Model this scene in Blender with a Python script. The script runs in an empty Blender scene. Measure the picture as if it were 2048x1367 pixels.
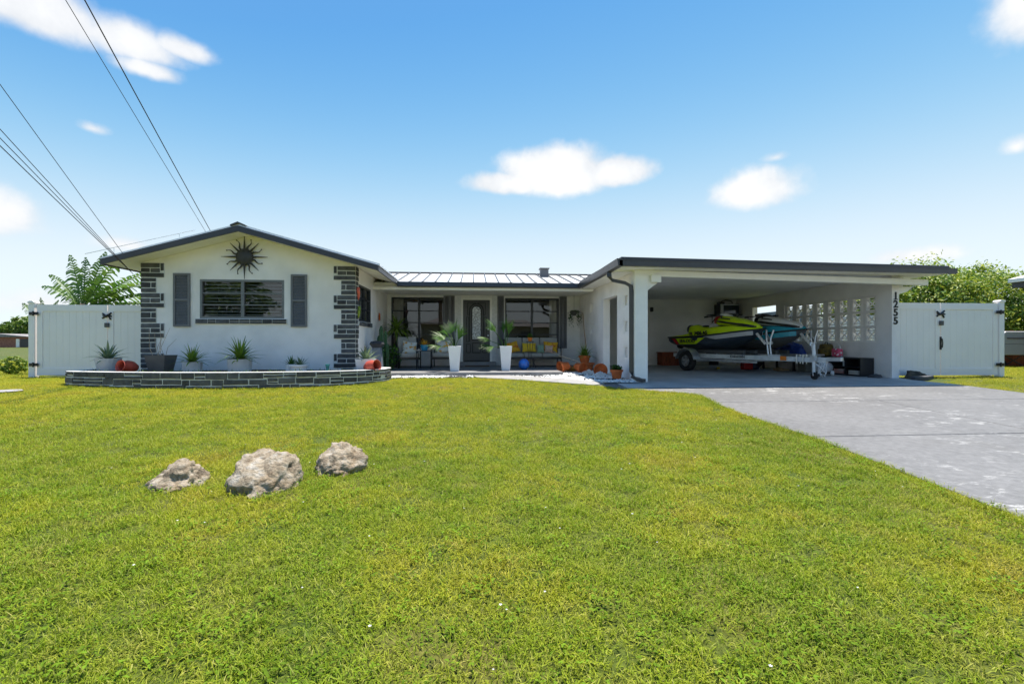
import bpy, bmesh, math, random
from mathutils import Vector, Matrix, noise
R = math.radians
random.seed(7)
sc = bpy.context.scene
COL = sc.collection

# ------------------------------------------------------------------ camera
cam_d = bpy.data.cameras.new('camera')
cam = bpy.data.objects.new('camera', cam_d)
COL.objects.link(cam)
cam.location = (0, 0, 0.87)
cam.rotation_euler = (R(90), 0, R(-4.65))
cam_d.sensor_width = 36
cam_d.lens = 16.0
cam_d.clip_start = 0.05
cam_d.clip_end = 2000
sc.camera = cam

# ------------------------------------------------------------------ light
SUN = Vector((0.33, 0.56, 2.5)).normalized()
EXPOSURE = 2.12
SKY_STRENGTH = 0.15
world = bpy.data.worlds.new('World')
sc.world = world
world.use_nodes = True
wt = world.node_tree
wt.nodes.clear()


def wn(kind, **kw):
    n = wt.nodes.new(kind)
    for k, v in kw.items():
        setattr(n, k, v)
    return n


def wmath(op, a, b=None, clamp=False):
    n = wn('ShaderNodeMath', operation=op, use_clamp=clamp)
    for i, v in enumerate((a, b)):
        if v is None:
            continue
        if isinstance(v, (int, float)):
            n.inputs[i].default_value = v
        else:
            wt.links.new(v, n.inputs[i])
    return n.outputs[0]


sky = wn('ShaderNodeTexSky', sky_type='NISHITA')
sky.sun_disc = False
sky.sun_elevation = math.asin(SUN.z)
sky.sun_rotation = math.atan2(SUN.x, SUN.y)
sky.air_density = 0.6
sky.dust_density = 0.0
sky.ozone_density = 6.0
sky.altitude = 0
tcw = wn('ShaderNodeTexCoord')
sep = wn('ShaderNodeSeparateXYZ')
wt.links.new(tcw.outputs['Generated'], sep.inputs[0])
az = wmath('ARCTAN2', sep.outputs[0], sep.outputs[1])
el = wmath('ARCSINE', sep.outputs[2])
wnoise = wn('ShaderNodeTexNoise')
wnoise.inputs['Scale'].default_value = 7.0
wnoise.inputs['Detail'].default_value = 9.0
wnoise.inputs['Roughness'].default_value = 0.58
wt.links.new(tcw.outputs['Generated'], wnoise.inputs['Vector'])
wnoise2 = wn('ShaderNodeTexNoise')
wnoise2.inputs['Scale'].default_value = 26.0
wnoise2.inputs['Detail'].default_value = 6.0
wt.links.new(tcw.outputs['Generated'], wnoise2.inputs['Vector'])
nz = wmath('SUBTRACT', wnoise.outputs['Fac'], 0.5)
nz2 = wmath('SUBTRACT', wnoise2.outputs['Fac'], 0.5)
nzs = wmath('ADD', wmath('MULTIPLY', nz, 0.95), wmath('MULTIPLY', nz2, 0.5))
# cumulus puffs: azimuth, elevation, half width, half height (degrees), weight
PUFFS = [(-42, 26.5, 9, 3.2, 1.0), (-35.5, 26.6, 6, 2.6, 1.0), (-31.5, 27.4, 4, 1.6, .9), (-34, 25, 4, 1.4, .8),
         (4.2, 19.0, 7.0, 2.0, 1.3), (10.5, 20.0, 9.5, 4.2, 1.5), (17.0, 19.8, 6.5, 2.6, 1.4),
         (32.8, 16.2, 5.6, 3.2, 1.0), (34.7, 19.3, 1.8, .8, .5),
         (54.5, 26, 4.8, 5.5, 1.1), (52.6, 16, 1.3, 1.2, .55), (-38, 19, 1.6, .8, .5),
         (-45, 10.5, 5.0, 3.2, 1.05), (46, 8.0, 5.0, 1.2, .7), (-35.7, 9.2, 3.5, 1.2, .6), (-41, 3.2, 7, 2.0, .55)]
rng = random.Random(3)
for k in range(8):
    PUFFS.append((75 + k * 30 + rng.uniform(-5, 5), rng.uniform(7, 34), rng.uniform(4, 9), rng.uniform(1.6, 3.2), 1.0))
best = None
for (a0, e0, ra, re, w) in PUFFS:
    a0 = (a0 + 180) % 360 - 180
    da = wmath('DIVIDE', wmath('SUBTRACT', az, R(a0)), R(ra))
    de = wmath('DIVIDE', wmath('SUBTRACT', el, R(e0)), R(re))
    de = wmath('MAXIMUM', de, wmath('MULTIPLY', de, -1.5))
    dd = wmath('SQRT', wmath('ADD', wmath('MULTIPLY', da, da), wmath('MULTIPLY', de, de)))
    v = wmath('MULTIPLY', wmath('SUBTRACT', 1.0, dd), w)
    best = v if best is None else wmath('MAXIMUM', best, v)
dens = wmath('ADD', best, nzs)
mr = wn('ShaderNodeMapRange', interpolation_type='SMOOTHSTEP')
wt.links.new(dens, mr.inputs[0])
mr.inputs[1].default_value = 0.0
mr.inputs[2].default_value = 0.6
cloudc = wn('ShaderNodeMix', data_type='RGBA')
cloudc.inputs[6].default_value = (1.32, 1.36, 1.42, 1)
cloudc.inputs[7].default_value = (1.68, 1.68, 1.68, 1)
wt.links.new(wmath('ADD', wmath('MULTIPLY', nz, 3.0), wmath('MULTIPLY', dens, .9), True), cloudc.inputs[0])
mixs = wn('ShaderNodeMix', data_type='RGBA')
wt.links.new(wmath('MULTIPLY', mr.outputs[0], 0.97), mixs.inputs[0])
# film response of the sky: each channel rolls off towards the bright horizon
ssep = wn('ShaderNodeSeparateColor')
wt.links.new(sky.outputs[0], ssep.inputs[0])
scmb = wn('ShaderNodeCombineColor')
for ch, (pw, kk, top) in enumerate(((4.44, 1.157, .80), (3.28, 3.96, .92), (2.0, 2.9, 1.0))):
    pp = wmath('POWER', ssep.outputs[ch], pw)
    roll = wmath('MULTIPLY', wmath('DIVIDE', pp, wmath('ADD', pp, kk)), top)
    lin = wmath('MINIMUM', wmath('MULTIPLY', ssep.outputs[ch], (.179, .276, .25)[ch]), (.127, .376, .76)[ch])
    wt.links.new(wmath('MULTIPLY', wmath('MINIMUM', wmath('MAXIMUM', roll, lin), top), 1.70), scmb.inputs[ch])
wt.links.new(scmb.outputs[0], mixs.inputs[6])
wt.links.new(cloudc.outputs[2], mixs.inputs[7])
bg = wn('ShaderNodeBackground')
bg.inputs[1].default_value = SKY_STRENGTH
wt.links.new(mixs.outputs[2], bg.inputs[0])
wo = wn('ShaderNodeOutputWorld')
wt.links.new(bg.outputs[0], wo.inputs[0])

sun_d = bpy.data.lights.new('sun', 'SUN')
sun_d.energy = 2.25
sun_d.angle = R(0.53)
sun_d.color = (1.0, 0.93, 0.82)
sun = bpy.data.objects.new('sun', sun_d)
COL.objects.link(sun)
sun.location = (5, 10, 30)
sun.rotation_euler = (-SUN).to_track_quat('-Z', 'Y').to_euler()

world.cycles.sampling_method = 'MANUAL'
world.cycles.sample_map_resolution = 512
sc.cycles.max_bounces = 8
sc.cycles.diffuse_bounces = 6
sc.cycles.glossy_bounces = 3
sc.cycles.transmission_bounces = 4
sc.cycles.transparent_max_bounces = 8
sc.cycles.caustics_reflective = False
sc.cycles.caustics_refractive = False
sc.view_settings.view_transform = 'Standard'
sc.view_settings.look = 'None'
sc.view_settings.exposure = EXPOSURE
sc.view_settings.gamma = 1
sc.view_settings.use_curve_mapping = False


# ------------------------------------------------------------------ materials
MATS = {}


def mat(name, col, rough=0.7, var=0.0, vscale=6.0, bump=0.0, bscale=60.0, metal=0.0, spec=0.5, col2=None, detail=5.0, objvar=0.0,
        trans=0.0, stretch=None, lo=0.35, hi=0.65):
    if name in MATS:
        return MATS[name]
    m = bpy.data.materials.new(name)
    m.use_nodes = True
    t = m.node_tree
    b = t.nodes['Principled BSDF']
    b.inputs['Roughness'].default_value = rough
    b.inputs['Metallic'].default_value = metal
    b.inputs['Specular IOR Level'].default_value = spec
    c = (*col, 1)
    b.inputs['Base Color'].default_value = c
    tc = t.nodes.new('ShaderNodeTexCoord')
    vec = tc.outputs['Object']
    if stretch:
        mp = t.nodes.new('ShaderNodeMapping')
        mp.inputs['Scale'].default_value = stretch
        t.links.new(vec, mp.inputs[0])
        vec = mp.outputs[0]
    out = None
    if col2 is not None or var > 0:
        n = t.nodes.new('ShaderNodeTexNoise')
        n.inputs['Scale'].default_value = vscale
        n.inputs['Detail'].default_value = detail
        t.links.new(vec, n.inputs['Vector'])
        r = t.nodes.new('ShaderNodeMapRange')
        r.inputs[1].default_value = lo
        r.inputs[2].default_value = hi
        t.links.new(n.outputs['Fac'], r.inputs[0])
        mx = t.nodes.new('ShaderNodeMix')
        mx.data_type = 'RGBA'
        if col2 is None:
            mx.inputs[6].default_value = (*[x * (1 - var) for x in col], 1)
            mx.inputs[7].default_value = (*[min(1, x * (1 + var)) for x in col], 1)
        else:
            mx.inputs[6].default_value = c
            mx.inputs[7].default_value = (*col2, 1)
        t.links.new(r.outputs[0], mx.inputs[0])
        out = mx.outputs[2]
    if objvar > 0:
        oi = t.nodes.new('ShaderNodeObjectInfo')
        hs = t.nodes.new('ShaderNodeHueSaturation')
        r2 = t.nodes.new('ShaderNodeMapRange')
        r2.inputs[3].default_value = 1 - objvar
        r2.inputs[4].default_value = 1 + objvar
        t.links.new(oi.outputs['Random'], r2.inputs[0])
        t.links.new(r2.outputs[0], hs.inputs['Value'])
        if out:
            t.links.new(out, hs.inputs['Color'])
        else:
            hs.inputs['Color'].default_value = c
        out = hs.outputs[0]
    if out:
        t.links.new(out, b.inputs['Base Color'])
    if bump > 0:
        n2 = t.nodes.new('ShaderNodeTexNoise')
        n2.inputs['Scale'].default_value = bscale
        n2.inputs['Detail'].default_value = 6
        t.links.new(vec, n2.inputs['Vector'])
        bp = t.nodes.new('ShaderNodeBump')
        bp.inputs['Strength'].default_value = bump
        bp.inputs['Distance'].default_value = 0.02
        t.links.new(n2.outputs['Fac'], bp.inputs['Height'])
        t.links.new(bp.outputs[0], b.inputs['Normal'])
    if trans > 0:
        tb = t.nodes.new('ShaderNodeBsdfTranslucent')
        if out:
            t.links.new(out, tb.inputs[0])
        else:
            tb.inputs[0].default_value = c
        ms = t.nodes.new('ShaderNodeMixShader')
        ms.inputs[0].default_value = trans
        t.links.new(b.outputs[0], ms.inputs[1])
        t.links.new(tb.outputs[0], ms.inputs[2])
        t.links.new(ms.outputs[0], t.nodes['Material Output'].inputs[0])
    MATS[name] = m
    return m


def glass_mat(name, ior=1.7, tint=(.8, .85, .88), rough=0.0):
    m = bpy.data.materials.new(name)
    m.use_nodes = True
    t = m.node_tree
    t.nodes.clear()
    fr = t.nodes.new('ShaderNodeFresnel')
    fr.inputs[0].default_value = ior
    tr = t.nodes.new('ShaderNodeBsdfTransparent')
    tr.inputs[0].default_value = (*tint, 1)
    gl = t.nodes.new('ShaderNodeBsdfGlossy')
    gl.inputs['Roughness'].default_value = rough
    mx = t.nodes.new('ShaderNodeMixShader')
    t.links.new(fr.outputs[0], mx.inputs[0])
    t.links.new(tr.outputs[0], mx.inputs[1])
    t.links.new(gl.outputs[0], mx.inputs[2])
    o = t.nodes.new('ShaderNodeOutputMaterial')
    t.links.new(mx.outputs[0], o.inputs[0])
    MATS[name] = m
    return m


STUCCO = mat('white_stucco', (.90, .855, .82), .85, var=.07, vscale=1.7, bump=.6, bscale=110, detail=9)
WHITE = mat('white_paint', (.88, .86, .81), .55, var=.03, vscale=4)
SOFFIT = mat('soffit_paint', (.87, .85, .81), .7, var=.04, vscale=3)
CEIL = mat('carport_ceiling_paint', (.88, .87, .86), .7, var=.10, vscale=2.0, stretch=(1, 4, 1))
TRIM = mat('charcoal_trim', (.045, .043, .05), .4, var=.12, vscale=3)
TRIM2 = mat('bronze_gutter', (.06, .055, .055), .35, var=.1, vscale=3)
GREYSH = mat('grey_shutter', (.15, .15, .16), .55, var=.08, vscale=5)
FRAME = mat('grey_window_frame', (.16, .165, .17), .45, var=.06)
DARKFR = mat('dark_window_frame', (.03, .033, .04), .4)
SLATE = mat('slate_stone', (.085, .085, .09), .65, col2=(.045, .045, .05), vscale=8, bump=.9, bscale=28, objvar=.5, detail=8)
MORTAR = mat('white_mortar', (.66, .66, .64), .9, var=.08, vscale=12, bump=.3, bscale=120)
VINYL = mat('white_vinyl', (.89, .845, .83), .4, var=.02, vscale=2)
BLACKM = mat('black_metal', (.015, .015, .017), .4)
GALV = mat('galvanised_metal', (.62, .64, .66), .38, metal=.85, var=.1, vscale=8)
METALROOF = mat('metal_roof', (.72, .74, .76), .35, var=.06, vscale=2, metal=.25)
DOORM = mat('charcoal_door', (.075, .073, .072), .4, var=.08, vscale=3)
DOORD = mat('door_moulding_black', (.012, .012, .013), .35)
LEADED = mat('leaded_glass', (.5, .52, .53), .25, var=.5, vscale=30)
WHITEBRICK = mat('whitewashed_brick', (.72, .72, .70), .8, var=.06, vscale=8, bump=.4, bscale=60, objvar=.05)
TERRA = mat('terracotta', (.50, .12, .028), .75, var=.15, vscale=8, bump=.15, bscale=70)
REDPOT = mat('red_clay', (.42, .06, .035), .6, var=.15, vscale=8)
WHITEPOT = mat('white_planter', (.80, .81, .82), .4, var=.02)
GREYPOT = mat('dark_grey_pot', (.11, .105, .10), .7, var=.1)
CEMPOT = mat('pale_cement_pot', (.52, .53, .54), .8, var=.08, bump=.2)
SOIL = mat('soil', (.05, .035, .025), .95, var=.3, vscale=30, bump=.8, bscale=40)
BLUEGLZ = mat('blue_glaze', (.03, .15, .55), .15, var=.2, vscale=9)
BLUEPOT = mat('turquoise_blue', (.02, .25, .45), .4)
CUSH = mat('taupe_cushion', (.46, .43, .38), .9, var=.06, vscale=20, bump=.25, bscale=220)
CUSHG = mat('grey_cushion', (.34, .33, .30), .9, var=.06, vscale=20, bump=.25, bscale=220)
YELLOWP = mat('yellow_fabric', (.66, .46, .03), .9, var=.1, vscale=14, bump=.2, bscale=200)
FLORAL = mat('floral_fabric', (.75, .73, .66), .9, col2=(.75, .38, .06), vscale=9, detail=1.5, lo=.52, hi=.6)
SAGE = mat('sage_fabric', (.22, .34, .25), .9, var=.25, vscale=40)
CONC = mat('pale_concrete', (.27, .265, .26), .85, var=.08, vscale=3, bump=.3, bscale=50)
LEAFD = mat('dark_leaf', (.03, .085, .014), .5, var=.35, vscale=6, trans=.25)
LEAFM = mat('mid_leaf', (.07, .17, .02), .5, var=.35, vscale=6, trans=.3)
LEAFY = mat('bright_leaf', (.17, .27, .03), .5, var=.35, vscale=6, trans=.3)
LEAFS = mat('silver_leaf', (.17, .24, .13), .55, var=.3, vscale=6, trans=.2)
CACT = mat('cactus_skin', (.06, .14, .06), .6, var=.2, vscale=12)
BARK = mat('bark', (.13, .095, .065), .9, var=.3, vscale=12, bump=.8, bscale=30, stretch=(1, 1, .25))
ROCKM = mat('coral_rock', (.46, .40, .32), .95, col2=(.25, .22, .19), vscale=7, bump=1.0, bscale=22, detail=10)
DRIFT = mat('driftwood', (.42, .33, .24), .85, var=.2, vscale=20)
RUBBER = mat('black_rubber', (.012, .012, .013), .8)
LIME = mat('lime_gelcoat', (.55, .74, .008), .18, var=.03)
TEAL = mat('teal_gelcoat', (.02, .30, .42), .2, var=.03)
PWCGREY = mat('grey_gelcoat', (.42, .43, .45), .3)
PWCBLK = mat('black_gelcoat', (.012, .015, .018), .28)
PWCDARK = mat('dark_blue_hull', (.03, .045, .065), .3)
PWCHULL2 = mat('charcoal_hull', (.13, .135, .145), .35)
REDPL = mat('red_plastic', (.45, .012, .012), .35)
WHITEPL = mat('white_plastic', (.75, .75, .75), .35)
ORANGE = mat('orange_plastic', (.75, .2, .02), .4)
PINK = mat('pink_fabric', (.7, .10, .18), .8, col2=(.8, .75, .75), vscale=14, detail=1, lo=.55, hi=.58)
TARP = mat('blue_tarp', (.02, .06, .30), .5, var=.25, vscale=5, bump=.4, bscale=9)
WOODRED = mat('weathered_red_wood', (.27, .065, .025), .8, var=.35, vscale=7, stretch=(4, 4, .6))
NAVY = mat('navy_paint', (.012, .018, .05), .5)
BLIND = mat('white_blind', (.72, .72, .70), .6)
CURT = mat('pale_curtain', (.55, .53, .48), .9, var=.1, vscale=8, stretch=(9, 9, .5))
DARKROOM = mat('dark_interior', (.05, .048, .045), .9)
INK = mat('black_ink', (.01, .01, .01), .5)
GLASS = glass_mat('window_glass', 1.85, (.9, .92, .93))
BRICKR = mat('far_brick', (.30, .13, .09), .9, var=.2, vscale=4)
ROOFSH = mat('grey_shingle', (.22, .21, .21), .9, var=.2, vscale=3)
WOODF = mat('brown_fence_wood', (.22, .07, .035), .85, var=.3, vscale=5, stretch=(5, 5, .5))
CAMO = mat('olive_fabric', (.06, .05, .02), .9, col2=(.20, .13, .02), vscale=9)
PURPLE = mat('purple_fabric', (.2, .07, .22), .9)
ASPH = mat('asphalt', (.05, .05, .052), .9, var=.2, vscale=4, bump=.4, bscale=150)
TANP = mat('tan_stucco', (.45, .40, .33), .9, var=.05)
BRONZE = mat('dark_bronze', (.035, .033, .032), .5, var=.3, vscale=14)


def painted_concrete():
    m = bpy.data.materials.new('grey_painted_concrete')
    m.use_nodes = True
    t = m.node_tree
    b = t.nodes['Principled BSDF']
    b.inputs['Roughness'].default_value = .6
    tc = t.nodes.new('ShaderNodeNewGeometry')
    pos = tc.outputs['Position']

    def nse(scale, det, rough=.5, stretch=None):
        n = t.nodes.new('ShaderNodeTexNoise')
        n.inputs['Scale'].default_value = scale
        n.inputs['Detail'].default_value = det
        n.inputs['Roughness'].default_value = rough
        if stretch:
            mp = t.nodes.new('ShaderNodeMapping')
            mp.inputs['Scale'].default_value = stretch
            t.links.new(pos, mp.inputs[0])
            t.links.new(mp.outputs[0], n.inputs['Vector'])
        else:
            t.links.new(pos, n.inputs['Vector'])
        return n.outputs['Fac']

    def rng_(v, a, c):
        r = t.nodes.new('ShaderNodeMapRange')
        r.inputs[1].default_value = a
        r.inputs[2].default_value = c
        t.links.new(v, r.inputs[0])
        return r.outputs[0]

    def mul(a, c):
        n = t.nodes.new('ShaderNodeMath')
        n.operation = 'MULTIPLY'
        t.links.new(a, n.inputs[0])
        t.links.new(c, n.inputs[1])
        return n.outputs[0]

    def mix(f, a, c):
        n = t.nodes.new('ShaderNodeMix')
        n.data_type = 'RGBA'
        t.links.new(f, n.inputs[0])
        for i, v in ((6, a), (7, c)):
            if isinstance(v, tuple):
                n.inputs[i].default_value = (*v, 1)
            else:
                t.links.new(v, n.inputs[i])
        return n.outputs[2]
    basec = mix(rng_(nse(.7, 5), .35, .65), (.120, .120, .124), (.150, .150, .154))
    fine = mix(rng_(nse(14, 6, .6), .3, .7), (.72, .72, .72), (1.15, 1.15, 1.15))
    mm = t.nodes.new('ShaderNodeMix')
    mm.data_type = 'RGBA'
    mm.blend_type = 'MULTIPLY'
    mm.inputs[0].default_value = 1
    t.links.new(basec, mm.inputs[6])
    t.links.new(fine, mm.inputs[7])
    wear = mul(rng_(nse(.55, 2), .48, .66), rng_(nse(6, 9, .72, (.45, 1, 1)), .555, .62))
    wear2 = mul(rng_(nse(.9, 2, .5, (1.3, .7, 1)), .5, .6), rng_(nse(18, 9, .75, (.5, 1, 1)), .60, .66))
    c1 = mix(wear, mm.outputs[2], (.34, .34, .34))
    stain = mul(rng_(nse(.35, 4, .6), .56, .72), rng_(nse(3, 6, .6), .35, .7))
    c1 = mix(stain, c1, (.095, .092, .09))
    c2 = mix(wear2, c1, (.29, .29, .292))
    t.links.new(c2, b.inputs['Base Color'])
    bp = t.nodes.new('ShaderNodeBump')
    bp.inputs['Strength'].default_value = .25
    bp.inputs['Distance'].default_value = .01
    t.links.new(nse(70, 6), bp.inputs['Height'])
    t.links.new(bp.outputs[0], b.inputs['Normal'])
    return m


PAVE = painted_concrete()
CFLOOR = mat('shade_lightened_floor', (.38, .375, .37), .55, var=.16, vscale=1.6, bump=.2, bscale=60, detail=8)  # same paint as the driveway, colour lightened to lift the carport's shade


def grass_mat(name, blades=True):
    m = bpy.data.materials.new(name)
    m.use_nodes = True
    t = m.node_tree
    b = t.nodes['Principled BSDF']
    b.inputs['Roughness'].default_value = .55
    b.inputs['Specular IOR Level'].default_value = .12
    g = t.nodes.new('ShaderNodeNewGeometry')

    def nse(scale, det):
        n = t.nodes.new('ShaderNodeTexNoise')
        n.inputs['Scale'].default_value = scale
        n.inputs['Detail'].default_value = det
        t.links.new(g.outputs['Position'], n.inputs['Vector'])
        return n.outputs['Fac']

    def ramp(v, stops):
        r = t.nodes.new('ShaderNodeValToRGB')
        e = r.color_ramp.elements
        while len(e) < len(stops):
            e.new(.5)
        for el_, (p, c) in zip(e, stops):
            el_.position = p
            el_.color = (*c, 1)
        t.links.new(v, r.inputs[0])
        return r.outputs[0]
    if blades:
        oi = t.nodes.new('ShaderNodeObjectInfo')
        a = ramp(g.outputs['Random Per Island'], [(0, (.045, .12, .005)), (.3, (.16, .28, .010)), (.6, (.33, .40, .018)), (.82, (.50, .46, .045)), (.93, (.68, .54, .22)), (1, (.75, .65, .40))])
        a2 = ramp(oi.outputs['Random'], [(0, (.10, .20, .010)), (.5, (.32, .34, .025)), (1, (.50, .40, .10))])
        m0 = t.nodes.new('ShaderNodeMix')
        m0.data_type = 'RGBA'
        m0.inputs[0].default_value = .3
        t.links.new(a, m0.inputs[6])
        t.links.new(a2, m0.inputs[7])
        a = m0.outputs[2]
        big = ramp(nse(.75, 6), [(.36, (.08, .22, .008)), (.45, (.20, .34, .012)), (.54, (.38, .44, .018)), (.62, (.54, .46, .03)), (.69, (.52, .27, .08))])
        mid = ramp(nse(5, 3), [(.32, (.11, .20, .012)), (.5, (.27, .31, .025)), (.6, (.36, .35, .045)), (.75, (.46, .34, .12))])
        m1 = t.nodes.new('ShaderNodeMix')
        m1.data_type = 'RGBA'
        m1.inputs[0].default_value = .42
        t.links.new(a, m1.inputs[6])
        t.links.new(big, m1.inputs[7])
        m2 = t.nodes.new('ShaderNodeMix')
        m2.data_type = 'RGBA'
        m2.inputs[0].default_value = .3
        t.links.new(m1.outputs[2], m2.inputs[6])
        t.links.new(mid, m2.inputs[7])
        sp = t.nodes.new('ShaderNodeSeparateXYZ')
        t.links.new(g.outputs['Position'], sp.inputs[0])
        dry = t.nodes.new('ShaderNodeMapRange')
        dry.inputs[1].default_value = 4.0
        dry.inputs[2].default_value = 10.0
        dry.inputs[3].default_value = 0.0
        dry.inputs[4].default_value = .36
        t.links.new(sp.outputs[1], dry.inputs[0])
        m3 = t.nodes.new('ShaderNodeMix')
        m3.data_type = 'RGBA'
        t.links.new(dry.outputs[0], m3.inputs[0])
        t.links.new(m2.outputs[2], m3.inputs[6])
        m3.inputs[7].default_value = (.56, .48, .04, 1)
        c = m3.outputs[2]
        tb = t.nodes.new('ShaderNodeBsdfTranslucent')
        t.links.new(c, tb.inputs[0])
        ms = t.nodes.new('ShaderNodeMixShader')
        ms.inputs[0].default_value = .33
        t.links.new(b.outputs[0], ms.inputs[1])
        t.links.new(tb.outputs[0], ms.inputs[2])
        t.links.new(ms.outputs[0], t.nodes['Material Output'].inputs[0])
    else:
        c0 = ramp(nse(1.0, 6), [(.3, (.05, .085, .01)), (.55, (.09, .105, .018)), (.75, (.13, .10, .04))])
        c1 = ramp(nse(40, 6), [(.3, (.45, .5, .4)), (.7, (1.4, 1.35, 1.2))])
        m1 = t.nodes.new('ShaderNodeMix')
        m1.data_type = 'RGBA'
        m1.blend_type = 'MULTIPLY'
        m1.inputs[0].default_value = 1
        t.links.new(c0, m1.inputs[6])
        t.links.new(c1, m1.inputs[7])
        c = m1.outputs[2]
        bp = t.nodes.new('ShaderNodeBump')
        bp.inputs['Strength'].default_value = .8
        bp.inputs['Distance'].default_value = .03
        t.links.new(nse(55, 6), bp.inputs['Height'])
        t.links.new(bp.outputs[0], b.inputs['Normal'])
    t.links.new(c, b.inputs['Base Color'])
    return m


GRASS = grass_mat('grass_blade', True)
TURF = grass_mat('turf_ground', False)


# ------------------------------------------------------------------ mesh helpers
def V(*a):
    return Vector(a)


class MB:
    def __init__(s):
        s.v = []
        s.f = []
        s.m = []
        s.cur = 0

    def add(s, vs, fs):
        o = len(s.v)
        s.v += [tuple(p) for p in vs]
        for f in fs:
            s.f.append(tuple(i + o for i in f))
            s.m.append(s.cur)
        return s

    def hexa(s, p):
        return s.add(p, [(0, 3, 2, 1), (4, 5, 6, 7), (0, 1, 5, 4), (1, 2, 6, 5), (2, 3, 7, 6), (3, 0, 4, 7)])

    def box(s, x0, x1, y0, y1, z0, z1):
        return s.hexa([(x0, y0, z0), (x1, y0, z0), (x1, y1, z0), (x0, y1, z0), (x0, y0, z1), (x1, y0, z1), (x1, y1, z1), (x0, y1, z1)])

    def obox(s, c, size, M=None):
        hx, hy, hz = size[0] / 2, size[1] / 2, size[2] / 2
        M = M or Matrix()
        c = Vector(c)
        return s.hexa([c + M.to_3x3() @ Vector(q) for q in ((-hx, -hy, -hz), (hx, -hy, -hz), (hx, hy, -hz), (-hx, hy, -hz), (-hx, -hy, hz), (hx, -hy, hz), (hx, hy, hz), (-hx, hy, hz))])

    def bar(s, a, b, w, h=None, up=(0, 0, 1)):
        a, b = Vector(a), Vector(b)
        d = (b - a).normalized()
        u = Vector(up)
        if abs(d.dot(u)) > .99:
            u = Vector((1, 0, 0))
        sx = d.cross(u).normalized()
        uz = sx.cross(d).normalized()
        h = h or w
        p = []
        for q in (a, b):
            p.append([q - sx * w / 2 - uz * h / 2, q + sx * w / 2 - uz * h / 2, q + sx * w / 2 + uz * h / 2, q - sx * w / 2 + uz * h / 2])
        return s.hexa([p[0][0], p[0][1], p[1][1], p[1][0], p[0][3], p[0][2], p[1][2], p[1][3]])

    def tube(s, pts, rad, n=8, caps=True):
        pts = [Vector(p) for p in pts]
        k = len(pts)
        if not isinstance(rad, (list, tuple)):
            rad = [rad] * k
        rings = []
        prev = None
        for i, p in enumerate(pts):
            d = (pts[min(i + 1, k - 1)] - pts[max(i - 1, 0)]).normalized()
            if prev is None:
                u = Vector((0, 0, 1)) if abs(d.z) < .9 else Vector((1, 0, 0))
                x = d.cross(u).normalized()
            else:
                x = (prev - d * prev.dot(d)).normalized()
            prev = x
            y = d.cross(x)
            rings.append([p + (x * math.cos(2 * math.pi * j / n) + y * math.sin(2 * math.pi * j / n)) * rad[i] for j in range(n)])
        vs = [q for r in rings for q in r]
        fs = []
        for i in range(k - 1):
            for j in range(n):
                fs.append((i * n + j, i * n + (j + 1) % n, (i + 1) * n + (j + 1) % n, (i + 1) * n + j))
        if caps:
            fs.append(tuple(range(n - 1, -1, -1)))
            fs.append(tuple((k - 1) * n + j for j in range(n)))
        return s.add(vs, fs)

    def lathe(s, prof, c=(0, 0, 0), n=20, M=None):
        c = Vector(c)
        vs = []
        for r, z in prof:
            for j in range(n):
                a = 2 * math.pi * j / n
                q = Vector((r * math.cos(a), r * math.sin(a), z))
                vs.append(c + (M @ q if M else q))
        fs = []
        for i in range(len(prof) - 1):
            for j in range(n):
                fs.append((i * n + j, i * n + (j + 1) % n, (i + 1) * n + (j + 1) % n, (i + 1) * n + j))
        if prof[0][0] > 1e-5:
            fs.append(tuple(range(n - 1, -1, -1)))
        if prof[-1][0] > 1e-5:
            fs.append(tuple((len(prof) - 1) * n + j for j in range(n)))
        return s.add(vs, fs)

    def prism(s, poly, d, o=(0, 0, 0), ax=None, ay=None):
        """poly: 2-D outline (counter-clockwise) in plane (ax, ay) at o, extruded by vector d"""
        o, ax, ay, d = Vector(o), Vector(ax or (1, 0, 0)), Vector(ay or (0, 0, 1)), Vector(d)
        a = [o + ax * p[0] + ay * p[1] for p in poly]
        n = len(a)
        vs = a + [q + d for q in a]
        fs = [tuple(range(n)), tuple(range(2 * n - 1, n - 1, -1))]
        for i in range(n):
            fs.append((i, i + n, (i + 1) % n + n, (i + 1) % n))
        return s.add(vs, fs)

    def loft(s, rings, close=True, caps=True):
        n = len(rings[0])
        vs = [q for r in rings for q in r]
        fs = []
        for i in range(len(rings) - 1):
            for j in range(n if close else n - 1):
                fs.append((i * n + j, i * n + (j + 1) % n, (i + 1) * n + (j + 1) % n, (i + 1) * n + j))
        if caps and close:
            fs.append(tuple(range(n - 1, -1, -1)))
            fs.append(tuple((len(rings) - 1) * n + j for j in range(n)))
        return s.add(vs, fs)

    def leaf(s, base, d, length, width, droop=.6, n=4, up=(0, 0, 1), fold=.25, taper=1.0):
        """a blade leaf: two folded strips along a drooping midrib"""
        base, d, up = Vector(base), Vector(d).normalized(), Vector(up)
        side = d.cross(up)
        if side.length < 1e-3:
            side = Vector((1, 0, 0))
        side.normalize()
        pts, p, dd = [base], base.copy(), d.copy()
        for i in range(n):
            p = p + dd * length / n
            pts.append(p)
            dd = (dd - Vector((0, 0, 1)) * droop / n).normalized()
        vs = []
        for i, q in enumerate(pts):
            t = i / n
            w = width * .5 * (math.sin(math.pi * min(1, .18 + t * .82)) ** taper if t < 1 else 0.02)
            nrm = side.cross(d).normalized()
            vs += [q - side * w + nrm * w * fold, q, q + side * w + nrm * w * fold]
        fs = []
        for i in range(n):
            a = i * 3
            fs += [(a, a + 1, a + 4, a + 3), (a + 1, a + 2, a + 5, a + 4)]
        return s.add(vs, fs)

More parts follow.
